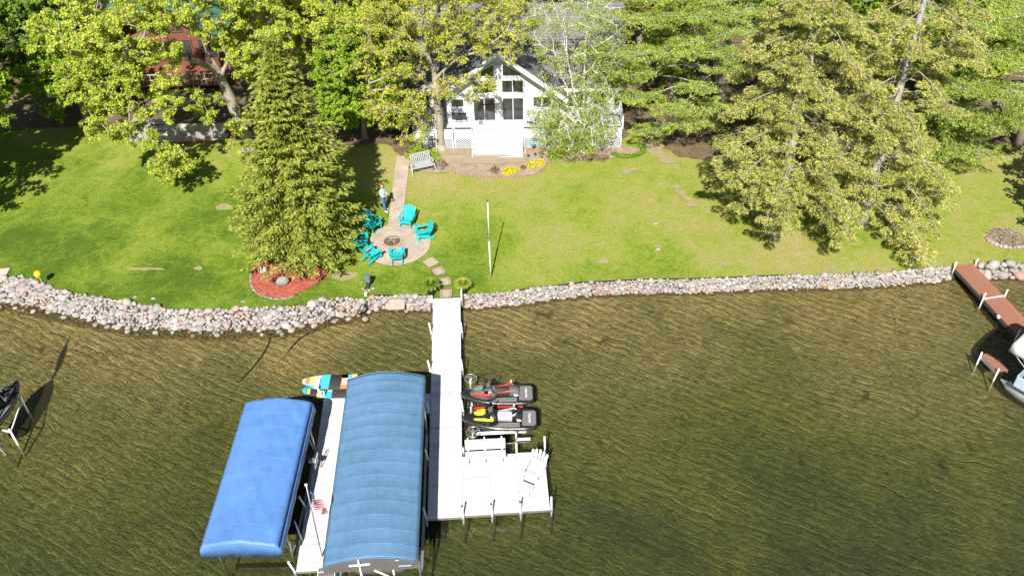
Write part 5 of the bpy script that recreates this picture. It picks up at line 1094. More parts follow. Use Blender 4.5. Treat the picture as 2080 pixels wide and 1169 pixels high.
# ------------------------------------------------------------------ flag on the dock
fb = P(654, 1130, DZ); t = thing('flagpole', 'white flagpole leaning slightly with a limp american flag on the left dock', 'flagpole', tuple(fb)); ftp = Yp(622, 985, fb.y)-fb
MB().tube([(0, 0, -1.9), (0, 0, .0), (ftp.x*.5, 0, ftp.z*.5), (ftp.x, 0, ftp.z)], [.03, .03, .027, .022], 8).build('pole', 'aluminium', t, True)
MB().loft([[(ftp.x+.055*math.sin(a)*math.cos(b), .055*math.sin(a)*math.sin(b), ftp.z+.03-.055*math.cos(a)) for b in np.linspace(0, 2*PI, 14)[:-1]] for a in np.linspace(.05, PI-.05, 8)]).build('finial', 'white_metal', t, True)
q = MB(); NS, NT = 30, 26; G_ = []
for j in range(NT+1):
    tt = j/NT
    for i in range(NS+1):
        s = i/NS; h0 = ftp.z-.30-tt*.78; x = ftp.x*(h0/ftp.z)+.05+.46*s**.9*(1-.25*tt)+.05*math.sin(s*11+tt*3)+.10*tt*s; y = .10*math.sin(s*13+tt*2.2)*s**.5; z = h0-1.02*s-.05*math.sin(s*6); z += .25*s*tt; G_.append((x, y, z))
fs = []; ms = []
for j in range(NT):
    for i in range(NS):
        a_ = j*(NS+1)+i; fs.append((a_, a_+1, a_+NS+2, a_+NS+1)); can = i/NS < .4 and j/NT < 7/13; star = (i % 3 == 1 and j % 3 == 1); ms.append((2 if star else 1) if can else (0 if (j*9//NT) % 2 == 0 else 2))
q.add(G_, fs); q.m = ms; o = q.build('flag', ['flag_red', 'flag_blue', 'flag_white'], t, True, fixn=False)

# pole rising out of the frame at the far left with something furled on it
p = P(24, 922, 0); t = thing('tall_pole', 'tall white pole rising from the water out of the left edge', 'pole', (p.x, p.y, 0))
MB().tube([(0, 0, -1.4), (-.9, 0, 3.6), (-1.5, 0, 7.4)], [.05, .05, .03], 10).build('pole', 'white_metal', t, True)
q = MB(); q.loft([[(-1.5+.5*(1-u)+.16*math.sin(PI*u)*math.cos(a), .16*math.sin(PI*u)*math.sin(a)*1.2, 4.6+2.6*u) for a in np.linspace(0, 2*PI, 9)[:-1]] for u in np.linspace(.02, .98, 10)]); q.build('furled_cloth', 'bimini', t, True)

# ------------------------------------------------------------------ jet skis
def lettering(txt, size, lo, ro, mm, par):
    cu = bpy.data.curves.new('lettering', 'FONT'); cu.body = txt; cu.size = size; cu.align_x = 'CENTER'; cu.extrude = .002; o = bpy.data.objects.new('lettering_source', cu); COL.objects.link(o)
    me = bpy.data.meshes.new_from_object(o.evaluated_get(bpy.context.evaluated_depsgraph_get())); bpy.data.objects.remove(o); me.materials.clear(); me.materials.append(MAT[mm]); o = bpy.data.objects.new('lettering', me); COL.objects.link(o); o.parent = par; o.location = lo; o.rotation_euler = ro; return o
def jetski(name, label, loc, rz, acc, seatm, hoodacc=None, hullm='black_gloss', topm='grey_gloss', padm='grey_mat', number=None, L_=3.15, W_=1.16):
    """nose towards -x, keel up at z = 0"""
    t = thing(name, label, 'jet ski', loc, rz); N = 34
    def halfw(u): return W_/2*(1-(1-u)**2.6*1.0 if u < .0 else min(1, (math.sin(min(1, u/.55)*PI/2))**.72))*(1 if u < .85 else 1-.28*((u-.85)/.15)**2)
    rings = []
    for i in range(N+1):
        u = i/N; x = -L_/2+L_*u; w = max(.015, halfw(u)); ns = (1-u)**3*.30; zb = .02+.28*(1-min(1, u/.3))**2; zg = .36+ns*.5
        rings.append([(x, 0, zb), (x, w*.5, zb+.05), (x, w*.92, .22+ns*.5), (x, w, zg-.02), (x, w*.97, zg+.04), (x, w*.80, zg+.07), (x, w*.4, zg+.08), (x, 0, zg+.08), (x, -w*.4, zg+.08), (x, -w*.80, zg+.07), (x, -w*.97, zg+.04), (x, -w, zg-.02), (x, -w*.92, .22+ns*.5), (x, -w*.5, zb+.05)])
    MB().loft(rings).build('hull', hullm, t, True)
    # gunwale trim
    for s in (-1, 1):
        MB().tube([(-L_/2+L_*u, s*(halfw(u)+.005), .36+(1-u)**3*.15) for u in np.linspace(.02, .97, 26)], .028, 6).build('bumper_rail', 'black_mat', t, True)
    # bow deck and hood
    rings = []
    for i in range(15):
        u = .04+.44*i/14; x = -L_/2+L_*u; w = halfw(u)*.72*(1 if u < .36 else 1-.35*(u-.36)/.12); h = .44+.42*math.sin(min(1, (u-.04)/.40)*PI/2)**1.3; b_ = .40
        rings.append([(x, -w, b_), (x, -w*.86, b_+(h-b_)*.55), (x, -w*.5, h-.02), (x, 0, h), (x, w*.5, h-.02), (x, w*.86, b_+(h-b_)*.55), (x, w, b_)])
    MB().loft(rings).build('hood', topm, t, True)
    for s in (-1, 1):
        q = MB(); q.loft([[(-L_/2+L_*u, s*halfw(u)*.62, .64+.30*(u-.16)), (-L_/2+L_*u, s*halfw(u)*.54, .67+.52*(u-.16)), (-L_/2+L_*u+.02, s*halfw(u)*.46, .60+.62*(u-.16)), (-L_/2+L_*u+.02, s*halfw(u)*.66, .55+.3*(u-.16))] for u in np.linspace(.16, .42, 8)]); q.build('side_accent', acc, t, True)
    q = MB(); q.loft([[(x, -w, z-.03), (x, -w*.6, z+.02), (x, w*.6, z+.02), (x, w, z-.03)] for x, w, z in ((-1.05, .05, .76), (-.9, .16, .86), (-.68, .20, .92), (-.55, .10, .93))]); q.build('hood_accent', hoodacc or acc, t, True)
    # steering
    MB().tube([(-.42, 0, .82), (-.26, 0, .98)], .07, 8).build('steering_column', 'black_mat', t, True)
    hb = MB().tube([(-.18, -.36, 1.0), (-.26, -.2, 1.02), (-.28, 0, 1.0), (-.26, .2, 1.02), (-.18, .36, 1.0)], .022, 8).build('handlebar', 'black_mat', t, True)
    for s in (-1, 1): MB().tube([(-.18, s*.36, 1.0), (-.14, s*.47, .99)], .032, 8).build('grip', 'dark_cap', hb, True); MB().box((-.46, s*.34, .90), (.16, .14, .10)).build('mirror', 'black_gloss', hb, bev=.02)
    MB().box((-.36, 0, 1.02), (.18, .22, .07), (0, R(-30), 0)).build('display', 'grey_gloss', hb, bev=.015)
    MB().loft([[(-.62, -.22, .86), (-.62, 0, .9), (-.62, .22, .86)], [(-.50, -.20, 1.02), (-.52, 0, 1.08), (-.50, .20, 1.02)]], wrap=False).build('windshield', 'black_gloss', t, True)
    # saddle
    def sad(u0, u1, w0, w1, z0, z1, nm, m, lift=0):
        rings = []
        for i in range(11):
            k = i/10; u = u0+(u1-u0)*k; x = -L_/2+L_*u; w = w0+(w1-w0)*k; h = z0+(z1-z0)*k+.03*math.sin(PI*k)
            rings.append([(x, -w*1.15, .42), (x, -w, h-.12), (x, -w*.72, h-.015), (x, 0, h), (x, w*.72, h-.015), (x, w, h-.12), (x, w*1.15, .42)])
        MB().loft(rings).build(nm, m, t, True)
    sad(.46, .67, .15, .18, .80, .76, 'seat', seatm); sad(.672, .80, .19, .16, .82, .74, 'rear_seat', topm)
    for s in (-1, 1):
        MB().box((.28, s*.36, .442), (1.15, .24, .03)).build('footwell_mat', padm, t, bev=.01)
        q = MB(); q.tube([(-.05, s*.20, .70), (.35, s*.215, .76), (.62, s*.2, .86), (.72, s*.1, .885)], [.02, .03, .035, .02], 8); q.build('seat_stripe', acc if acc != 'yellow_gloss' else 'seat_silver', t, True)
    MB().loft([[(.95, -.40, .455), (.95, .40, .455), (.95, .40, .43), (.95, -.40, .43)], [(1.45, -.42, .455), (1.45, .42, .455), (1.45, .42, .43), (1.45, -.42, .43)], [(1.53, -.33, .45), (1.53, .33, .45), (1.53, .33, .43), (1.53, -.33, .43)]]).build('rear_mat', padm, t)
    MB().box((.80, -.18, .56), (.18, .2, .02), (0, R(18), .4)).build('boarding_pad', 'white_gloss', t)
    for txt, size, lo, ro, mm in (('sea-doo', .17, (1.30, 0, .458), (0, 0, PI/2), 'white_gloss'),):
        lettering(txt, size, lo, ro, mm, t)
    if number: lettering(number, .15, (.25, -W_/2-.012, .27), (R(78), 0, 0), 'lemon', t)
    return t
j1 = P(1010, 806, .85); j2 = P(1015, 856, .85)
jetski('jet_ski', 'charcoal jet ski with red stripes on the upper lift beside the dock', (j1.x, j1.y, .62), DRZ+R(-2), 'red_gloss', 'black_mat', 'grey_mat', topm='grey_gloss')
jetski('jet_ski', 'black jet ski with yellow hood and silver seat on the lower lift', (j2.x, j2.y, .62), DRZ+R(-3), 'yellow_gloss', 'seat_silver', hullm='black_gloss', topm='black_gloss', number='RXP-X 260')
def pwc_lift(label, c, wheelpx, side):
    t = thing('jet_ski_lift', label, 'boat lift', (c.x, c.y, 0), DRZ)
    for s in (-1, 1): MB().box((0, s*.3, .52), (2.2, .12, .10)).build('bunk', 'red_gloss' if side else 'white_metal', t, bev=.01)
    for x in (-1.15, .65):
        for s in (-1, 1): MB().tube([(x, s*.80, -1.2), (x, s*.80, 1.22 if x < 0 else 1.05)], .04, 8).build('lift_post', 'aluminium', t, True)
        MB().beam((x, -.8, .34), (x, .8, .34), .07, .08).build('cross_beam', 'aluminium', t)
    for s in (-1, 1): MB().beam((-1.15, s*.8, -.3), (1.25, s*.8, -.3), .06, .06).build('side_beam', 'aluminium', t)
    MB().tube([(-1.15, -.8, .75), (-.5, -.78, .4), (.0, -.8, .38), (1.2, -.8, .38)], .025, 6).build('side_rail', 'aluminium', t, True)
    MB().box((.95, -.66, .43), (.62, .14, .05)).build('guide_pad', 'white_gloss', t, bev=.02)
    return t
l1 = pwc_lift('aluminium lift under the charcoal and red jet ski', j1, None, 1); l2 = pwc_lift('aluminium lift under the black and yellow jet ski', j2, None, 0)
crank_wheel('crank_wheel', l1, (-1.12, .80, 1.28), .26, 'z', 'aluminium', .0); crank_wheel('crank_wheel', l2, (-1.12, -.80, 1.22), .28, 'z', 'aluminium', .0)
# far left one, cut by the frame
c = P(0, 838, .9); jl = jetski('jet_ski', 'dark jet ski cut by the left edge of the picture', (c.x, c.y, .75), R(-100), 'grey_gloss', 'black_mat', topm='black_gloss')
t = thing('jet_ski_lift', 'white tube lift frame under the jet ski at the left edge', 'boat lift', (c.x, c.y, 0), R(-22))
cc = [(P(44, 812, .8)-Vector((c.x, c.y, 0))), (P(22, 877, .8)-Vector((c.x, c.y, 0)))]
Mi = Matrix.Rotation(R(22), 3, 'Z'); k1, k2 = [Mi @ v for v in cc]
for k in (k1, k2): MB().tube([(k.x, k.y, -1.2), (k.x, k.y, 1.0)], .045, 8).build('lift_post', 'white_metal', t, True)
MB().beam(k1, k2, .05, .05).build('side_beam', 'white_metal', t); MB().beam(k2, k2+Vector((-1.3, -.1, 0)), .06, .06).build('cross_beam', 'white_metal', t); MB().beam(k1, k1+Vector((-1.0, -.1, 0)), .05, .05).build('cross_beam', 'hull_blue', t)

# ------------------------------------------------------------------ paddle boards
def paddle(label, c, rz, z, bands, tilt=0, L_=3.3, W_=.90):
    t = thing('paddle_board', label, 'paddle board', (c.x, c.y, z), rz); 
    def hw_(u): return W_/2*(math.sin(min(1, (u+.006)/.30)*PI/2)**.5)*(1 if u < .72 else 1-.45*((u-.72)/.28)**2)
    q = MB(); rings = []
    for u in np.linspace(0, 1, 40): x = L_*u; w = max(.01, hw_(u)); k = .10*(1-min(1, u/.18))**2; rings.append([(x, -w*.9, k), (x, -w, .055+k), (x, -w*.9, .11+k), (x, w*.9, .11+k), (x, w, .055+k), (x, w*.9, k)])
    q.loft(rings); q.build('board', 'black_mat', t, True)
    for (u0, u1, v0, v1, m) in bands:
        us = np.linspace(u0, u1, 8); q = MB(); vs = []
        for u in us:
            w = hw_(u)*.97; k = .10*(1-min(1, u/.18))**2+.1135; vs += [(L_*u, w*(-1+2*v0), k), (L_*u, w*(-1+2*v1), k)]
        q.add(vs, [(2*i, 2*i+2, 2*i+3, 2*i+1) for i in range(7)]); q.build('printed_panel', m, t, fixn=False)
    MB().box((L_*.165, .03, .125), (.1, .03, .03)).build('leash_loop', 'dark_cap', t)
    return t
bn = [(.0, .035, 0, 1, 'white_gloss'), (.035, .09, .25, 1, 'orange'), (.09, .16, .62, 1, 'lemon'), (.09, .16, .30, .62, 'pink'), (.035, .16, .0, .25, 'cyan'), (.09, .16, .25, .3, 'white_gloss'), (.16, .235, .8, 1, 'pink'), (.16, .225, 0, .8, 'white_gloss'), (.235, .36, 0, 1, 'cyan'), (.52, .60, .25, 1, 'pink'), (.52, .66, .75, 1., 'cyan'), (.52, .60, 0, .25, 'orange'), (.60, .66, 0, .75, 'orange'), (.66, .72, 0, 1, 'lemon'), (.80, .9, 0, 1, 'cyan')]
pn = P(616, 779, .75); pe_ = P(728, 776, .75); rz = math.atan2((pe_-pn).y, (pe_-pn).x)
paddle('upper paddle board in cyan, pink and orange blocks under the canopy end', pn, rz, .72, bn)
bn2 = [(.0, .05, 0, 1, 'cyan'), (.06, .10, .2, .8, 'lemon'), (.20, .27, 0, 1, 'lemon'), (.27, .33, .5, 1, 'orange'), (.27, .40, 0, .5, 'cyan'), (.33, .40, .5, 1, 'white_gloss'), (.60, .70, 0, 1, 'cyan')]
pn2 = P(617, 792, .45); paddle('lower paddle board, black and cyan, racked beneath the upper one', pn2+Vector((0, -.16, 0)), rz, .42, bn2)
t = thing('board_rack', 'rack arms holding the two paddle boards at the end of the left dock', 'rack', (pn.x, pn.y, 0), rz)
for x in (1.0, 2.6): MB().tube([(x, -.62, -1.2), (x, -.62, .9)], .03, 8).build('rack_post', 'white_metal', t, True); MB().tube([(x, -.62, .70), (x, .42, .70)], .018, 6).tube([(x, -.62, .40), (x, .3, .40)], .018, 6).build('rack_arm', 'dark_cap', t)
# ------------------------------------------------------------------ the white lake house (local: x right, y away, z up from the ground)
HG = 1.06
house = thing('lake_house', 'white gable fronted lake house with tall dark windows and a wide raised deck', 'house', (-.5, 48.1, HG), R(-2))
def hz_(a): return a-HG
def wallpoly(name, pts, y, m, parent, th=.12):
    n = len(pts); q = MB(); q.add([(x, y, z) for x, z in pts]+[(x, y+th, z) for x, z in pts], [tuple(range(n))]+[tuple(range(2*n-1, n-1, -1))]+[(i, n+i, n+(i+1) % n, (i+1) % n) for i in range(n)]); return q.build(name, m, parent)
EZ, AZ = hz_(4.45), hz_(6.85)
wallpoly('front_wall', [(-3.2, -.2), (3.4, -.2), (3.4, EZ), (.1, AZ), (-3.2, EZ)], 0, 'white_siding', house)
MB().box((-3.14, 4, (EZ-.2)/2), (.12, 7.7, EZ+.2)).build('side_wall', 'white_siding', house); MB().box((3.34, 4, (EZ-.2)/2), (.12, 7.7, EZ+.2)).build('side_wall', 'white_siding', house)
WY = .75
for x0, x1 in ((-5.4, -3.21), (3.41, 7.05)): MB().box(((x0+x1)/2, WY+.06, 1.55), (x1-x0, .12, 3.5)).build('wing_wall', 'white_siding', house)
MB().box((7.0, 4.6, 1.55), (.12, 7.5, 3.5)).build('side_wall', 'white_siding', house); MB().box((-5.34, 4.6, 1.55), (.12, 7.5, 3.5)).build('side_wall', 'white_siding', house)
MB().box((.8, 8.4, 1.55), (12.3, .12, 3.5)).build('rear_wall', 'white_siding', house)
# roofs
def roof_plane(name, a, b, c, d, th, m, par):
    a, b, c, d = map(Vector, (a, b, c, d)); n = (b-a).cross(d-a).normalized(); n = n if n.z > 0 else -n; q = MB(); q.add([a, b, c, d]+[p-n*th for p in (a, b, c, d)], [(0, 1, 2, 3), (7, 6, 5, 4), (0, 4, 5, 1), (1, 5, 6, 2), (2, 6, 7, 3), (3, 7, 4, 0)]); return q.build(name, m, par)
rt = AZ+.22; yo = -.75
roof_plane('roof', (.1, yo, rt), (.1, 5.2, rt), (-3.95, 5.2, EZ-.42), (-3.95, yo, EZ-.42), .14, 'shingle_grey', house)
roof_plane('roof', (.1, yo, rt), (.1, 5.2, rt), (4.15, 5.2, EZ-.42), (4.15, yo, EZ-.42), .14, 'shingle_grey', house)
for s, xe in ((-1, -3.95), (1, 4.15)): MB().beam((.1+s*.06, yo-.03, rt-.16), (xe, yo-.03, EZ-.56), .05, .26, Vector((0, 0, 1))).build('rake_board', 'white_paint', house); MB().beam((xe, yo, EZ-.50), (xe, .7, EZ-.50), .05, .2).build('eave_board', 'white_paint', house)
rz_ = 4.2; ze = 3.18
roof_plane('roof', (-6.0, .2, ze), (-6.0, 4.7, hz_(7.7)), (7.7, 4.7, hz_(7.7)), (7.7, .2, ze), .14, 'shingle_grey', house)
roof_plane('roof', (-6.0, 9.2, ze), (-6.0, 4.7, hz_(7.7)), (7.7, 4.7, hz_(7.7)), (7.7, 9.2, ze), .14, 'shingle_grey', house)
for x0, x1 in ((-6.0, -3.6), (3.8, 7.7)): MB().box(((x0+x1)/2, .17, ze-.10), (x1-x0, .04, .2)).build('gutter', 'white_metal', house)
for x in (-5.34, 7.0): wallpoly('gable_end', [(0, 0), (1, 0), (.5, .4)], 0, 'white_siding', house) if 0 else MB().add([(x, .8, 3.1), (x, 8.6, 3.1), (x, 4.7, hz_(7.5)), (x+.1, .8, 3.1), (x+.1, 8.6, 3.1), (x+.1, 4.7, hz_(7.5))], [(0, 1, 2), (5, 4, 3), (0, 3, 4, 1), (1, 4, 5, 2), (2, 5, 3, 0)]).build('gable_end', 'white_siding', house)
# windows and sliding doors
def window(x0, x1, z0, z1, y, n, name='window', fr=.07, z2=None):
    """z2: (top-left, top-right) heights for a raked head"""
    f = MB(); zl, zr = z2 or (z1, z1); yy = y-.035
    f.box(((x0+x1)/2, yy, z0+fr/2), (x1-x0, .09, fr)); f.beam((x0, yy, zl-fr/2), (x1, yy, zr-fr/2), .088, fr); f.box((x0+fr/2, yy+.001, (z0+zl)/2), (fr, .086, zl-z0-.02)); f.box((x1-fr/2, yy+.001, (z0+zr)/2), (fr, .086, zr-z0-.02))
    o = f.build(name, 'white_paint', house); w = (x1-x0)/n
    for i in range(n):
        a = x0+i*w+(fr if i == 0 else .02); b = x0+(i+1)*w-(fr if i == n-1 else .02); ta = zl+(zr-zl)*(a-x0)/(x1-x0)-fr; tb = zl+(zr-zl)*(b-x0)/(x1-x0)-fr
        MB().add([(a, y-.012, z0+fr), (b, y-.012, z0+fr), (b, y-.012, tb), (a, y-.012, ta)], [(0, 1, 2, 3)]).build('pane', 'glass', o, fixn=False)
    for i in range(1, n): MB().box((x0+i*w, yy, (z0+min(zl, zr))/2), (.05, .07, min(zl, zr)-z0-.03)).build('mullion', 'white_paint', o)
    return o
FZ = hz_(2.2)
for x0, x1 in ((-1.56, -.15), (.19, 1.56)): 
    window(x0, x1, FZ+.02, hz_(3.84), 0, 2, 'sliding_door'); window(x0, x1, hz_(4.08), hz_(5.0), 0, 2)
window(-1.35, -.15, hz_(5.14), 0, 0, 1, z2=(hz_(5.40), hz_(6.08))); window(.25, 1.42, hz_(5.14), 0, 0, 1, z2=(hz_(6.08), hz_(5.42)))
window(-2.95, -1.9, FZ+.06, FZ+.72, 0, 1); window(1.95, 2.55, FZ+.06, FZ+.72, 0, 1); window(2.05, 3.2, FZ+.85, hz_(3.9), 0, 2); window(-2.9, -2.05, FZ+.95, hz_(3.8), 0, 1)
window(-5.1, -4.2, FZ+.4, FZ+1.45, WY, 2); window(-3.95, -3.35, FZ+.4, FZ+1.45, WY, 1); window(4.0, 5.2, FZ+.4, FZ+1.45, WY, 2); window(5.7, 6.6, FZ+.3, FZ+1.5, WY, 2)
for x in (-.02, ): MB().box((x+.02, -.05, hz_(4.1)), (.30, .06, 3.7)).build('trim_board', 'white_paint', house)
MB().box((0, -.045, hz_(3.96)), (3.3, .05, .22)).build('trim_board', 'white_paint', house)
MB().tube([(-1.85, -.12, hz_(3.75)), (-1.85, -.12, hz_(4.1))], .08, 8).build('wall_lantern', 'dark_cap', house); MB().box((-1.85, -.04, hz_(3.95)), (.1, .09, .12)).build('lantern_bracket', 'dark_cap', house)
# deck
yf = -1.28
MB().box((1.1, (yf+WY)/2-.0, FZ-.03), (12.6, WY-yf-.02, .06)).build('deck_floor', 'deck_floor', house)
MB().box((7.25, 2.7, FZ-.03), (.42, 3.85, .06)).build('deck_floor', 'deck_floor', house)
def front(x0, x1, box=True):
    MB().box(((x0+x1)/2, yf-.03, FZ-.18), (x1-x0, .05, .58)).build('skirt_board', 'white_paint', house)
    if box:
        MB().box(((x0+x1)/2, yf+.10, FZ+.10), (x1-x0-.04, .22, .16)).build('planter_box', 'white_paint', house); MB().box(((x0+x1)/2, yf+.10, FZ+.186), (x1-x0-.12, .16, .012)).build('planter_soil', 'mulch_red_chip' if 0 else 'dark_cap', house)
    q = MB(); z0, z1 = -.02, FZ-.48; h = z1-z0; pch = .16; k = int((x1-x0+h)/pch)+1
    for i in range(k):
        for s in (1, -1):
            a = x0-h+i*pch if s == 1 else x0+i*pch; pa, pb = (a, z0), (a+h, z1)
            if s == -1: pa, pb = (a, z0), (a-h, z1)
            def cl(p, r_):
                if p[0] < x0: t_ = (x0-p[0])/(r_[0]-p[0]) if r_[0] != p[0] else 0; return (x0, p[1]+(r_[1]-p[1])*t_)
                if p[0] > x1: t_ = (p[0]-x1)/(p[0]-r_[0]) if r_[0] != p[0] else 0; return (x1, p[1]+(r_[1]-p[1])*t_)
                return p
            if max(pa[0], pb[0]) <= x0+.01 or min(pa[0], pb[0]) >= x1-.01: continue
            pa2, pb2 = cl(pa, pb), cl(pb, pa); yy = yf-.03-.012*(s == 1)
            if abs(pa2[0]-pb2[0]) < .03: continue
            q.beam((pa2[0], yy, pa2[1]), (pb2[0], yy, pb2[1]), .010, .036, Vector((0, 0, 1)))
    o = q.build('lattice_panel', 'white_paint', house)
    for x in (x0+.04, x1-.04): MB().box((x, yf-.02, (z0+z1)/2), (.08, .07, h)).build('lattice_post', 'white_paint', house)
for x0, x1 in ((-5.2, -3.9), (-3.85, -2.75), (-2.7, -1.58), (1.46, 2.9), (2.95, 4.4), (4.45, 5.9), (5.95, 7.42)): front(x0, x1, x0 > -4 )
MB().box((1.1, yf+.14, (FZ-.1)/2), (12.5, .02, FZ-.08)).build('underdeck_shade', 'dark_cap', house)  # dark sheet added behind the lattice for the shade under the deck
n = 5; rise_ = (FZ)/n
for i in range(n):
    d = .21; y = yf-.06-d*(i+.5); z = FZ-rise_*(i+1)+rise_*.0; MB().box((-.06, y, z+rise_*.0+.02+ (rise_-.04)*0), (2.95, d+.02, .04)).build('stair_tread', 'white_paint', house)
    MB().box((-.06, y+d/2+.004, z+rise_/2), (2.9, .02, rise_-.03)).build('stair_riser', 'riser_shade_grey', house)  # grey colour stands in for the shadow lines below the treads
for s in (-1.56, 1.44): q = MB(); q.add([(s+dx, y, z) for dx in (-.03, .03) for y, z in ((yf-.06, FZ), (yf-.06-.21*5, .12), (yf-.06-.21*5, -.1), (yf-.06, -.1))], [(0, 1, 2, 3), (7, 6, 5, 4), (0, 4, 5, 1), (1, 5, 6, 2), (2, 6, 7, 3), (3, 7, 4, 0)]); q.build('stair_side', 'white_paint', house)
# railings left and right
def rail(p, q_, n):
    p = Vector(p); q_ = Vector(q_); MB().beam(p+Vector((0, 0, .82)), q_+Vector((0, 0, .82)), .08, .04).build('rail_cap', 'white_paint', house); MB().beam(p+Vector((0, 0, .14)), q_+Vector((0, 0, .14)), .04, .05).build('rail_bottom', 'white_paint', house)
    for i in range(n+1): c = p.lerp(q_, i/n); MB().box(c+Vector((0, 0, .47)), (.035, .035, .68) if i % 6 else (.09, .09, .8)).build('baluster', 'white_paint', house)
rail((-5.15, yf+.05, FZ), (-3.3, yf+.05, FZ), 15); rail((7.44, -1.2, FZ), (7.44, 4.5, FZ), 30); rail((-5.15, yf+.05, FZ), (-5.15, WY, FZ), 10)
# porch chairs and a table on the deck
def porch_chair(label, x, y, rz):
    p = house.matrix_basis @ Vector((x, y, FZ)) if 0 else Matrix.Translation((-.5, 48.1, HG)) @ Matrix.Rotation(R(-2), 4, 'Z') @ Vector((x, y, FZ))
    t = thing('porch_chair', label, 'chair', tuple(p), rz, 'white chairs on the deck')
    for i in range(4): MB().box((0, -.2+i*.12, .42), (.5, .1, .02)).build('seat_slat', 'white_paint', t)
    for i in range(5): MB().beam((-.2+i*.1, .25, .42), (-.22+i*.11, .42, 1.05), .07, .015, Vector((0, -1, 0))).build('back_slat', 'white_paint', t)
    MB().beam((-.27, .42, 1.03), (.27, .42, 1.03), .05, .06).build('top_rail', 'white_paint', t)
    for s in (-1, 1): 
        MB().box((s*.27, -.2, .32), (.045, .045, .64)).build('leg', 'white_paint', t); MB().beam((s*.27, .24, 0), (s*.27, .4, 1.0), .045, .045).build('leg', 'white_paint', t); MB().box((s*.27, .02, .65), (.08, .55, .03)).build('armrest', 'white_paint', t)
    return t
porch_chair('white porch chair by the deck railing behind the oak trunk', -3.55, -.6, R(10)); porch_chair('white porch chair at the left end of the deck', -4.5, -.5, R(-20)); porch_chair('white porch chair right of the sliding doors', 2.0, -.55, R(-25)); porch_chair('white porch chair beside the table at the right of the deck', 6.2, -.7, R(30))
p = Matrix.Translation((-.5, 48.1, HG)) @ Matrix.Rotation(R(-2), 4, 'Z') @ Vector((5.0, -.3, FZ)); t = thing('deck_table', 'white round table on the deck under the birch', 'table', tuple(p))
MB().prism([(.5*math.cos(2*PI*i/20), .5*math.sin(2*PI*i/20)) for i in range(20)], .70, .735).build('table_top', 'white_paint', t)
for i in range(4): MB().beam((.3*math.cos(PI/4+i*PI/2), .3*math.sin(PI/4+i*PI/2), 0), (.22*math.cos(PI/4+i*PI/2), .22*math.sin(PI/4+i*PI/2), .70), .04, .04).build('leg', 'white_paint', t)

# ------------------------------------------------------------------ glider bench
p = G(858, 345); t = thing('glider_bench', 'white slatted two seat glider bench beside the paved path', 'bench', tuple(p), R(20)+PI*0)
w = .62
for i in range(11): x = -w+.06+i*(2*w-.12)/10; MB().beam((x, .16, .40), (x, .36, .98+.04*math.sin(PI*i/10)), .065, .014, Vector((0, -1, 0))).build('back_slat', 'weathered_white', t)
MB().beam((-w, .36, .97), (w, .36, .97), .04, .05).build('top_rail', 'weathered_white', t); MB().beam((-w, .18, .46), (w, .18, .46), .03, .05).build('lower_rail', 'weathered_white', t)
for i in range(5): MB().box((0, -.34+i*.115, .40), (2*w, .085, .018)).build('seat_slat', 'weathered_white', t)
for s in (-1, 1):
    MB().box((s*w, -.08, .64), (.07, .56, .03)).build('armrest', 'weathered_white', t); MB().box((s*w, -.30, .52), (.04, .04, .25)).build('arm_post', 'weathered_white', t)
    MB().beam((s*(w+.1), -.55, 0), (s*(w+.06), -.05, .60), .05, .05).build('leg', 'weathered_white', t); MB().beam((s*(w+.1), .50, 0), (s*(w+.06), .05, .60), .05, .05).build('leg', 'weathered_white', t)
    MB().beam((s*(w+.04), -.3, .3), (s*(w+.04), -.1, .6), .02, .03).beam((s*(w+.04), .3, .3), (s*(w+.04), .1, .6), .02, .03).build('glide_arm', 'weathered_white', t)

# ------------------------------------------------------------------ brick edging and ornaments in the front bed
eb = [(912, 351), (940, 356), (970, 360), (1005, 362), (1040, 361.5), (1070, 359), (1092, 352), (1105, 343), (1111, 333), (1113, 324)]
t0 = G(912, 351); t = thing('brick_edging', 'scalloped row of brown bricks edging the front flower bed', 'edging', tuple(t0)); pts = [G(a, b) for a, b in eb]; acc_ = 0; 
for a, b in zip(pts[:-1], pts[1:]):
    k = max(1, int((b-a).length/.19)); an = math.atan2((b-a).y, (b-a).x)
    for j in range(k): c = a.lerp(b, (j+.5)/k)-t0; MB().box((c.x, c.y, c.z+.06+random.uniform(-.01, .01)), (.165, .09, .11), (random.uniform(-.06, .06), 0, an+random.uniform(-.08, .08))).build('brick', 'edging_brick', t)
p = G(1083, 308); t = thing('garden_lantern', 'teal glass garden lantern on a stake by the lattice', 'garden lantern', tuple(p)); MB().tube([(0, 0, -.05), (0, 0, .42)], .012, 6).build('stake', 'dark_cap', t)
MB().loft([[(.13*math.sin(a)*math.cos(b), .13*math.sin(a)*math.sin(b), .52-.13*math.cos(a)) for b in np.linspace(0, 2*PI, 14)[:-1]] for a in np.linspace(.05, PI-.05, 8)]).build('globe', 'lamp_teal', t, True)
p = G(1067, 312); t = thing('garden_figure', 'small pinkish garden ornament at the stair foot', 'ornament', tuple(p)); MB().tube([(0, 0, 0), (0, 0, .1), (0, 0, .2), (0, 0, .28)], [.08, .07, .05, .03], 10).build('body', 'pink', t, True); MB().loft([[(.05*math.sin(a)*math.cos(b), .05*math.sin(a)*math.sin(b), .32-.05*math.cos(a)) for b in np.linspace(0, 2*PI, 10)[:-1]] for a in np.linspace(.05, PI-.05, 6)]).build('head', 'boulder_pale', t, True)
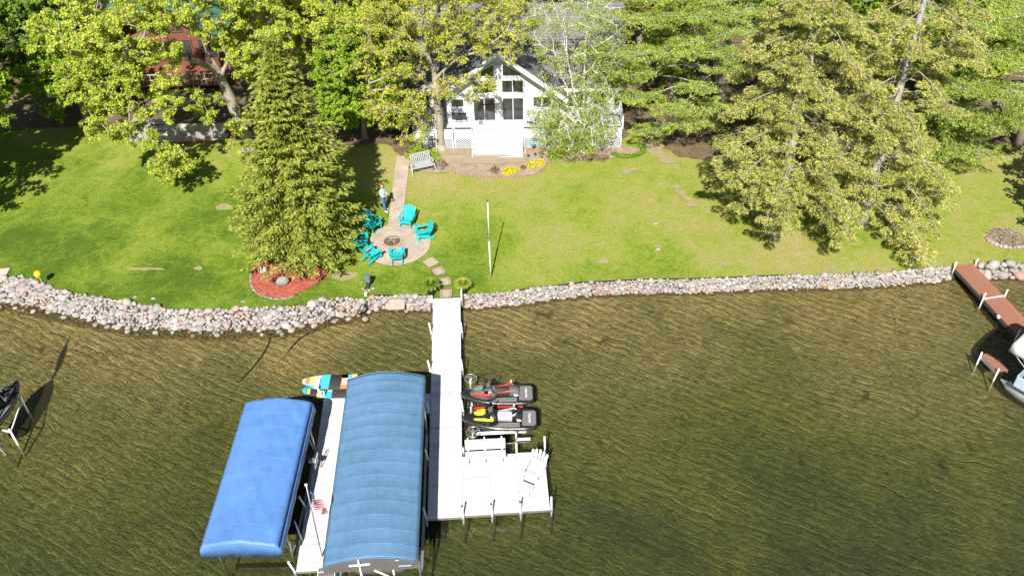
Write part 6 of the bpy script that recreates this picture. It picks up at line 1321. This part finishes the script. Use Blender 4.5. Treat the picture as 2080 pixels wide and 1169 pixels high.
for k, (a, b) in enumerate([(1073, 322), (1087, 319), (1100, 324)]):
    p = G(a, b); t = thing('solar_light', ['dark little path light nearest the stairs', 'dark little path light in the middle of three', 'greenish little path light nearest the edging curve'][k], 'path light', tuple(p), group='path lights in the flower bed'); MB().tube([(0, 0, -.05), (0, 0, .22)], .012, 6).build('stake', 'dark_cap', t); MB().tube([(0, 0, .2), (0, 0, .25), (0, 0, .28)], [.05, .09, .02], 12).build('lamp_head', 'dark_cap' if k < 2 else 'utility_green', t, True)
p = G(1085, 352); o = bpy.data.objects.new('flat_stone', SM[3]); COL.objects.link(o); o.location = p+Vector((0, 0, .05)); o.scale = (.30, .11, .06); o.rotation_euler = (0, 0, .15); tag(o, 'flat pale pinkish stone inside the brick edging below the yellow shrubs', 'stone')

# ------------------------------------------------------------------ the person with the remote control
pp = G(782, 427); prs = None
def skinned(name, verts, edges, radii, m, parent, sub=2, root=0):
    me = bpy.data.meshes.new(name); me.from_pydata([tuple(v) for v in verts], edges, []); o = bpy.data.objects.new(name, me); COL.objects.link(o); me.materials.append(MAT[m]); sk = o.modifiers.new('skin', 'SKIN'); sk.use_smooth_shade = True
    for i, r in enumerate(radii): me.skin_vertices[0].data[i].radius = (r, r) if not isinstance(r, tuple) else r; me.skin_vertices[0].data[i].use_root = (i == root)
    ss = o.modifiers.new('sub', 'SUBSURF'); ss.levels = ss.render_levels = sub
    if parent: o.parent = parent
    return o
# faces +x in its own axes
V = []; E = []; RR = []
def ch(pts, rad, start=None):
    last = start
    for p_, r_ in zip(pts, rad):
        V.append(Vector(p_)); RR.append(r_); i = len(V)-1
        if last is not None: E.append((last, i))
        last = i
    return last
ch([(0, 0, .92), (0.0, 0, 1.06), (.01, 0, 1.22), (0, 0, 1.38), (0, 0, 1.47)], [(.13, .15), (.11, .13), (.12, .155), (.10, .14), (.052, .052)])
ch([(.02, 0, 1.54), (.03, 0, 1.62), (.02, 0, 1.69)], [.075, .095, .07], 4)
for s in (-1, 1):
    fx = .14 if s < 0 else -.04
    a = ch([(0, s*.085, .86), (fx*.5+.02, s*.10, .48), (fx-.02, s*.11, .10), (fx, s*.11, .04), (fx+.13, s*.12, .03)], [.088, .058, .04, .042, .035], 0)
    a = ch([(0, s*.165, 1.38), (.03, s*.205, 1.14), (.20, s*.13, 1.05), (.28, s*.085, 1.07)], [.058, .044, .034, .030], 3)
    for k in range(4): ch([(.31, s*(.085-.018*k+.01), 1.085-.012*k), (.345, s*(.07-.018*k+.01), 1.08-.012*k), (.355, s*(.045-.015*k+.01), 1.07-.012*k)], [.010, .009, .008], a)
    ch([(.29, s*.07, 1.10), (.325, s*.05, 1.11)], [.011, .009], a)
prs = thing('person', 'person in pale blue top and jeans holding a remote control beside the path', 'person', tuple(pp), R(-35))
bd_ = skinned('body', V, E, RR, 'skin', prs)
def sub_(idx): pass
V2 = []; E2 = []; R2 = []
def ch2(pts, rad, start=None):
    last = start
    for p_, r_ in zip(pts, rad):
        V2.append(Vector(p_)); R2.append(r_); i = len(V2)-1
        if last is not None: E2.append((last, i))
        last = i
    return last
ch2([(0, 0, .95), (0, 0, 1.08), (.01, 0, 1.22), (0, 0, 1.39), (0, 0, 1.44)], [(.15, .172), (.13, .155), (.14, .18), (.115, .165), (.07, .08)])
for s in (-1, 1): ch2([(0, s*.168, 1.38), (.03, s*.208, 1.14), (.20, s*.13, 1.055)], [.072, .062, .047], 3)
skinned('top', V2, E2, R2, 'pale_top', prs)
V2 = []; E2 = []; R2 = []
ch2([(0, 0, .92), (0, 0, 1.0)], [(.145, .165), (.14, .16)])
for s in (-1, 1):
    fx = .14 if s < 0 else -.04; ch2([(0, s*.085, .84), (fx*.5+.02, s*.10, .48), (fx-.02, s*.11, .10)], [.105, .078, .065], 0)
skinned('jeans', V2, E2, R2, 'jeans', prs)
for s in (-1, 1):
    fx = .14 if s < 0 else -.04; V2 = []; E2 = []; R2 = []; ch2([(fx-.05, s*.11, .045), (fx+.05, s*.115, .045), (fx+.17, s*.125, .035)], [.048, .048, .036]); skinned('shoe', V2, E2, R2, 'white_paint', prs)
V2 = []; E2 = []; R2 = []; ch2([(-.03, 0, 1.50), (-.035, 0, 1.60), (-.01, 0, 1.69), (.045, 0, 1.72)], [.05, .088, .088, .05]); skinned('hair', V2, E2, R2, 'hair', prs)
for s in (-1, 1): MB().box((.115, s*.034, 1.63), (.02, .045, .028)).build('sunglass_lens', 'dark_cap', prs)
MB().tube([(.115, 0, 1.60), (.135, 0, 1.585)], .012, 6).build('nose', 'skin', prs, True); MB().box((.112, 0, 1.555), (.015, .045, .010)).build('mouth', 'red_gloss', prs)
for s in (-1, 1): MB().tube([(.02, s*.09, 1.60), (.02, s*.095, 1.64)], .016, 6).build('ear', 'skin', prs, True)
Mx = Matrix.Translation(pp) @ Matrix.Rotation(R(-35), 4, 'Z'); c = Mx @ Vector((.345, 0, 1.08)); rc_ = thing('remote_control', 'dark remote control held in both hands by the person', 'remote control', tuple(c), R(-35)); MB().box((0, 0, 0), (.10, .17, .04), (0, R(-25), 0)).build('casing', 'dark_cap', rc_, bev=.01); MB().box((.04, 0, .035), (.10, .14, .012), (0, R(-50), 0)).build('screen', 'solar', rc_)

# ------------------------------------------------------------------ the red house with the green roof, upper left, and its terrace
RY = 57.5; gl = gz(-22, RY)
A = Yp(338, 38, RY); Lw = Yp(170, 128, RY); Rw = Yp(455, 98, RY)
rh = thing('red_house', 'dark red gabled house with green shingle roof behind the left maple', 'house', (A.x, RY, gl), 0)
xl, xr, ez, az = Lw.x-A.x, Rw.x-A.x, 2.9, max(4.6, A.z-gl+1.2)
wallpoly('front_wall', [(xl+.7, 0), (xr-.5, 0), (xr-.5, ez), (0, az-.3), (xl+.7, ez)], 0, 'siding_red', rh)
for x in (xl+.76, xr-.56): MB().box((x, 4.5, ez/2), (.12, 8.8, ez)).build('side_wall', 'siding_red', rh)
roof_plane('roof', (0, -.9, az), (0, 9.5, az), (xl-.1, 9.5, ez-.3), (xl-.1, -.9, ez-.3), .15, 'shingle_green', rh); roof_plane('roof', (0, -.9, az), (0, 9.5, az), (xr+.2, 9.5, ez-.3), (xr+.2, -.9, ez-.3), .15, 'shingle_green', rh)
for xe in (xl-.1, xr+.2): MB().beam((0, -.93, az-.14), (xe, -.93, ez-.44), .05, .24, Vector((0, 0, 1))).build('rake_board', 'siding_red', rh)
def rwin(x0, x1, z0, z1):
    f = MB(); f.box(((x0+x1)/2, -.04, z0), (x1-x0+.1, .07, .08)).box(((x0+x1)/2, -.04, z1), (x1-x0+.1, .07, .08)); o = f.build('window', 'white_paint' if 0 else 'siding_red', rh); MB().add([(x0, -.015, z0), (x1, -.015, z0), (x1, -.015, z1), (x0, -.015, z1)], [(0, 1, 2, 3)]).build('pane', 'glass', o, fixn=False)
    for x in (x0, x1, (x0+x1)/2): MB().box((x, -.04, (z0+z1)/2), (.07, .06, z1-z0)).build('mullion', 'siding_red', o)
for x0, x1 in ((-2.6, -.9), (-.4, 1.2), (1.7, 2.9)): rwin(x0, x1, 1.0, 2.4)
rwin(-.8, -.08, 3.0, 3.9); rwin(.08, .8, 3.0, 3.9)
MB().box((0, -1.6, .55), (xr-xl-2.2, 3.0, .08)).build('deck_floor', 'log_brown', rh)
for z in (.95, 1.35): MB().box((0, -3.05, z), (xr-xl-2.2, .05, .07)).build('deck_rail', 'slab', rh)
for i in range(28): x = -(xr-xl-2.2)/2+.1+i*(xr-xl-2.4)/27; MB().box((x, -3.05, .98), (.04, .04, .8)).build('baluster', 'slab', rh)
# terrace: a stone pier, steps and a retaining wall of grey stones
q0 = G(258, 288); pier = thing('stone_pier', 'low stone pier with blue grey cap at the left end of the terrace', 'stone pier', tuple(q0), R(4)); wdt = 1.5
for r in range(3):
    for i in range(4): MB().box((.19+i*.37, .0, .13+r*.24), (.355, .16+random.uniform(-.02, .03), .225)).build('stone_block', 'stone_wall_grey', pier, bev=.012); MB().box((.08 if i < 2 else 1.42, .25+.36*(i % 2)+.1, .13+r*.24), (.16, .345, .225)).build('stone_block', 'stone_wall_grey', pier, bev=.012)
MB().box((.75, .55, .36), (1.3, .95, .7)).build('core', 'stone_wall_grey', pier); MB().box((.75, .48, .77), (1.62, 1.22, .08)).build('cap_slab', 'cap_blue', pier, bev=.015)
bs = (q0.x+.85, q0.y+.6, q0.z+.82); t = thing('patio_stool', 'small orange covered stool standing on the pier cap', 'stool', bs); MB().prism([(-.2, -.2), (.2, -.2), (.2, .2), (-.2, .2)], .28, .34).build('seat', 'orange', t)
for sx in (-1, 1):
    for sy in (-1, 1): MB().box((sx*.16, sy*.16, .14), (.035, .035, .28)).build('leg', 'dark_cap', t)
q1 = G(302, 289); stp = thing('stone_steps', 'pale stone steps between the pier and the retaining wall', 'steps', tuple(q1), R(2))
for i in range(4): MB().box((.62, .15+i*.42, .07+i*.19), (1.15, .48, .14)).build('step_slab', 'boulder_pale', stp, bev=.02)
q2 = G(344, 287); q3 = G(462, 283); rw_ = thing('retaining_wall', 'grey block retaining wall with a pale cap above the red mulch strip', 'retaining wall', tuple(q2), math.atan2(q3.y-q2.y, q3.x-q2.x)); Lw_ = (q3-q2).length
for r in range(4):
    k = int(Lw_/.42)
    for i in range(k): ln = Lw_/k; MB().box(((i+.5+(.25 if r % 2 else -.0))*ln, .02*r+random.uniform(-.015, .015), .12+r*.235), (ln-.018, .22, .222)).build('stone_block', 'stone_wall_grey', rw_, bev=.012)
for i in range(int(Lw_/.8)): ln = Lw_/int(Lw_/.8); MB().box(((i+.5)*ln, .14, .99), (ln-.012, .42, .07)).build('cap_slab', 'boulder_pale', rw_, bev=.01)
patch('terrace', [(q2.x-2.6, q2.y+1.6), (q3.x+.5, q3.y+.2), (q3.x+.5, q3.y+6.5), (q2.x-3, q2.y+6.5)], 'litter', .06, step=1.); 
# ------------------------------------------------------------------ brown log house and things behind the right hand trees
lh = thing('log_house', 'brown log house glimpsed between the tall conifers at upper right', 'house', (27, 56.5, gz(27, 56.5)), R(-6))
for r in range(12): MB().tube([(-6.5, 0, .15+r*.27), (6.5, 0, .15+r*.27)], .145, 10).build('log', 'log_brown', lh, True)
for x in (-6.45, 6.45): MB().box((x, 4, 1.65), (.2, 7.9, 3.3)).build('side_wall', 'log_brown', lh)
roof_plane('roof', (-7, -.8, 3.1), (-7, 4.2, 5.6), (7, 4.2, 5.6), (7, -.8, 3.1), .15, 'shingle_grey', lh); roof_plane('roof', (-7, 9, 3.1), (-7, 4.2, 5.6), (7, 4.2, 5.6), (7, 9, 3.1), .15, 'shingle_grey', lh)
for x in (-4, -1.2, 2, 4.6):
    f = MB().box((x, -.16, 1.7), (1.3, .08, 1.3)); o = f.build('window', 'siding_red', lh); MB().add([(x-.57, -.205, 1.12), (x+.57, -.205, 1.12), (x+.57, -.205, 2.28), (x-.57, -.205, 2.28)], [(0, 1, 2, 3)]).build('pane', 'glass', o, fixn=False)
MB().box((0, -1.6, .35), (12, 2.9, .08)).build('porch_floor', 'brown_deck', lh)
for i in range(7): MB().box((-5.8+i*1.93, -2.95, 1.0), (.12, .12, 1.3)).build('porch_post', 'log_brown', lh)
MB().box((0, -2.95, 1.35), (12, .06, .09)).build('porch_rail', 'log_brown', lh)
for k, (px, py) in enumerate([(1800, 160), (1815, 152)]):
    c = P(px, py, 1.6); x_, y_ = c.x, c.y; adirondack('lawn_chair', ['red lawn chair seen through the dead branches, the left one', 'red lawn chair seen through the dead branches, the right one'][k], 'red_gloss', (x_, y_, gz(x_, y_)+.05), R(10+k*30))
def car(label, x, y, rz, m):
    t = thing('parked_car', label, 'car', (x, y, gz(x, y)), rz); prof = [(-2.25, .35), (-2.3, .75), (-2.1, .95), (-1.3, 1.02), (-.7, 1.48), (.9, 1.5), (1.7, 1.08), (2.2, .98), (2.28, .6), (2.2, .35)]
    body = [(-2.25, .3), (-2.3, .72), (-2.15, .92), (-1.2, 1.0), (1.7, 1.0), (2.2, .95), (2.28, .6), (2.2, .3)]
    def ext(pr, w, wt, nm, mm):
        q = MB(); n = len(pr); q.add([(a, -(w if z < 1.02 else wt), z) for a, z in pr]+[(a, (w if z < 1.02 else wt), z) for a, z in pr], [tuple(range(n)), tuple(range(2*n-1, n-1, -1))]+[(i, n+i, n+(i+1) % n, (i+1) % n) for i in range(n)]); return q.build(nm, mm, t, bev=.06)
    ext(body, .88, .88, 'body', m); ext([(-1.25, .99), (-.68, 1.42), (.85, 1.44), (1.6, .99)], .8, .66, 'windows', 'glass'); ext([(-.72, 1.42), (-.6, 1.50), (.8, 1.51), (.95, 1.43)], .68, .66, 'roof', m)
    for sx in (-1.4, 1.35):
        for s in (-1, 1): o = MB().tube([(sx, s*.72, .33), (sx, s*.92, .33)], .33, 18).build('wheel', 'tyre', t); MB().tube([(sx, s*.90, .33), (sx, s*.935, .33)], .2, 12).build('rim', 'aluminium', o)
    for s in (-1, 1): MB().box((-2.27, s*.62, .72), (.08, .3, .14)).build('headlight', 'white_gloss', t); MB().box((2.24, s*.66, .78), (.08, .25, .14)).build('tail_light', 'red_gloss', t)
    return t
c = P(2020, 2, 3.0); car('white car parked under the trees at the top right corner', c.x, c.y+.8, R(15), 'car_white'); c = P(1962, 2, 2.6); car('grey green car parked left of the white car at the top edge', c.x-.9, c.y+.8, R(100), 'car_grey')
for k, (px, py, s) in enumerate([(2072, 75, 1.1), (2068, 195, 1.25), (1895, 305, .3), (1915, 300, .25), (1868, 322, .35), (1750, 318, .4), (1690, 330, .3), (1845, 300, .45), (1930, 285, .35), (1790, 300, .4)]):
    p = G(px, py); me = SM[k % 6].copy(); me.materials.clear(); me.materials.append(MAT['boulder_dark' if k < 2 else 'boulder_pale']); o = bpy.data.objects.new('boulder', me); COL.objects.link(o); o.location = p+Vector((0, 0, s*.3)); o.scale = (s, s*.9, s*.8)
    tag(o, ['big dark boulder at the far upper right edge', 'big dark boulder below the other at the right edge', 'small pale boulder in the gravel bed right of the golden spruce', 'smallest pale boulder in the right gravel bed', 'pale boulder at the lawn side of the right gravel bed', 'pale boulder in shade between the two tall spruces', 'pale boulder left of the golden spruce foot', 'larger pale boulder in the middle of the right gravel bed', 'pale boulder at the right end of the gravel bed', 'pale boulder behind the golden spruce trunk'][k], 'boulder')
print('TRIS', sum(len(o.data.polygons)*(2 if len(o.data.polygons) and len(o.data.polygons[0].vertices) == 4 else 1) for o in COL.objects if o.type == 'MESH'), 'OBJ', len(COL.objects))
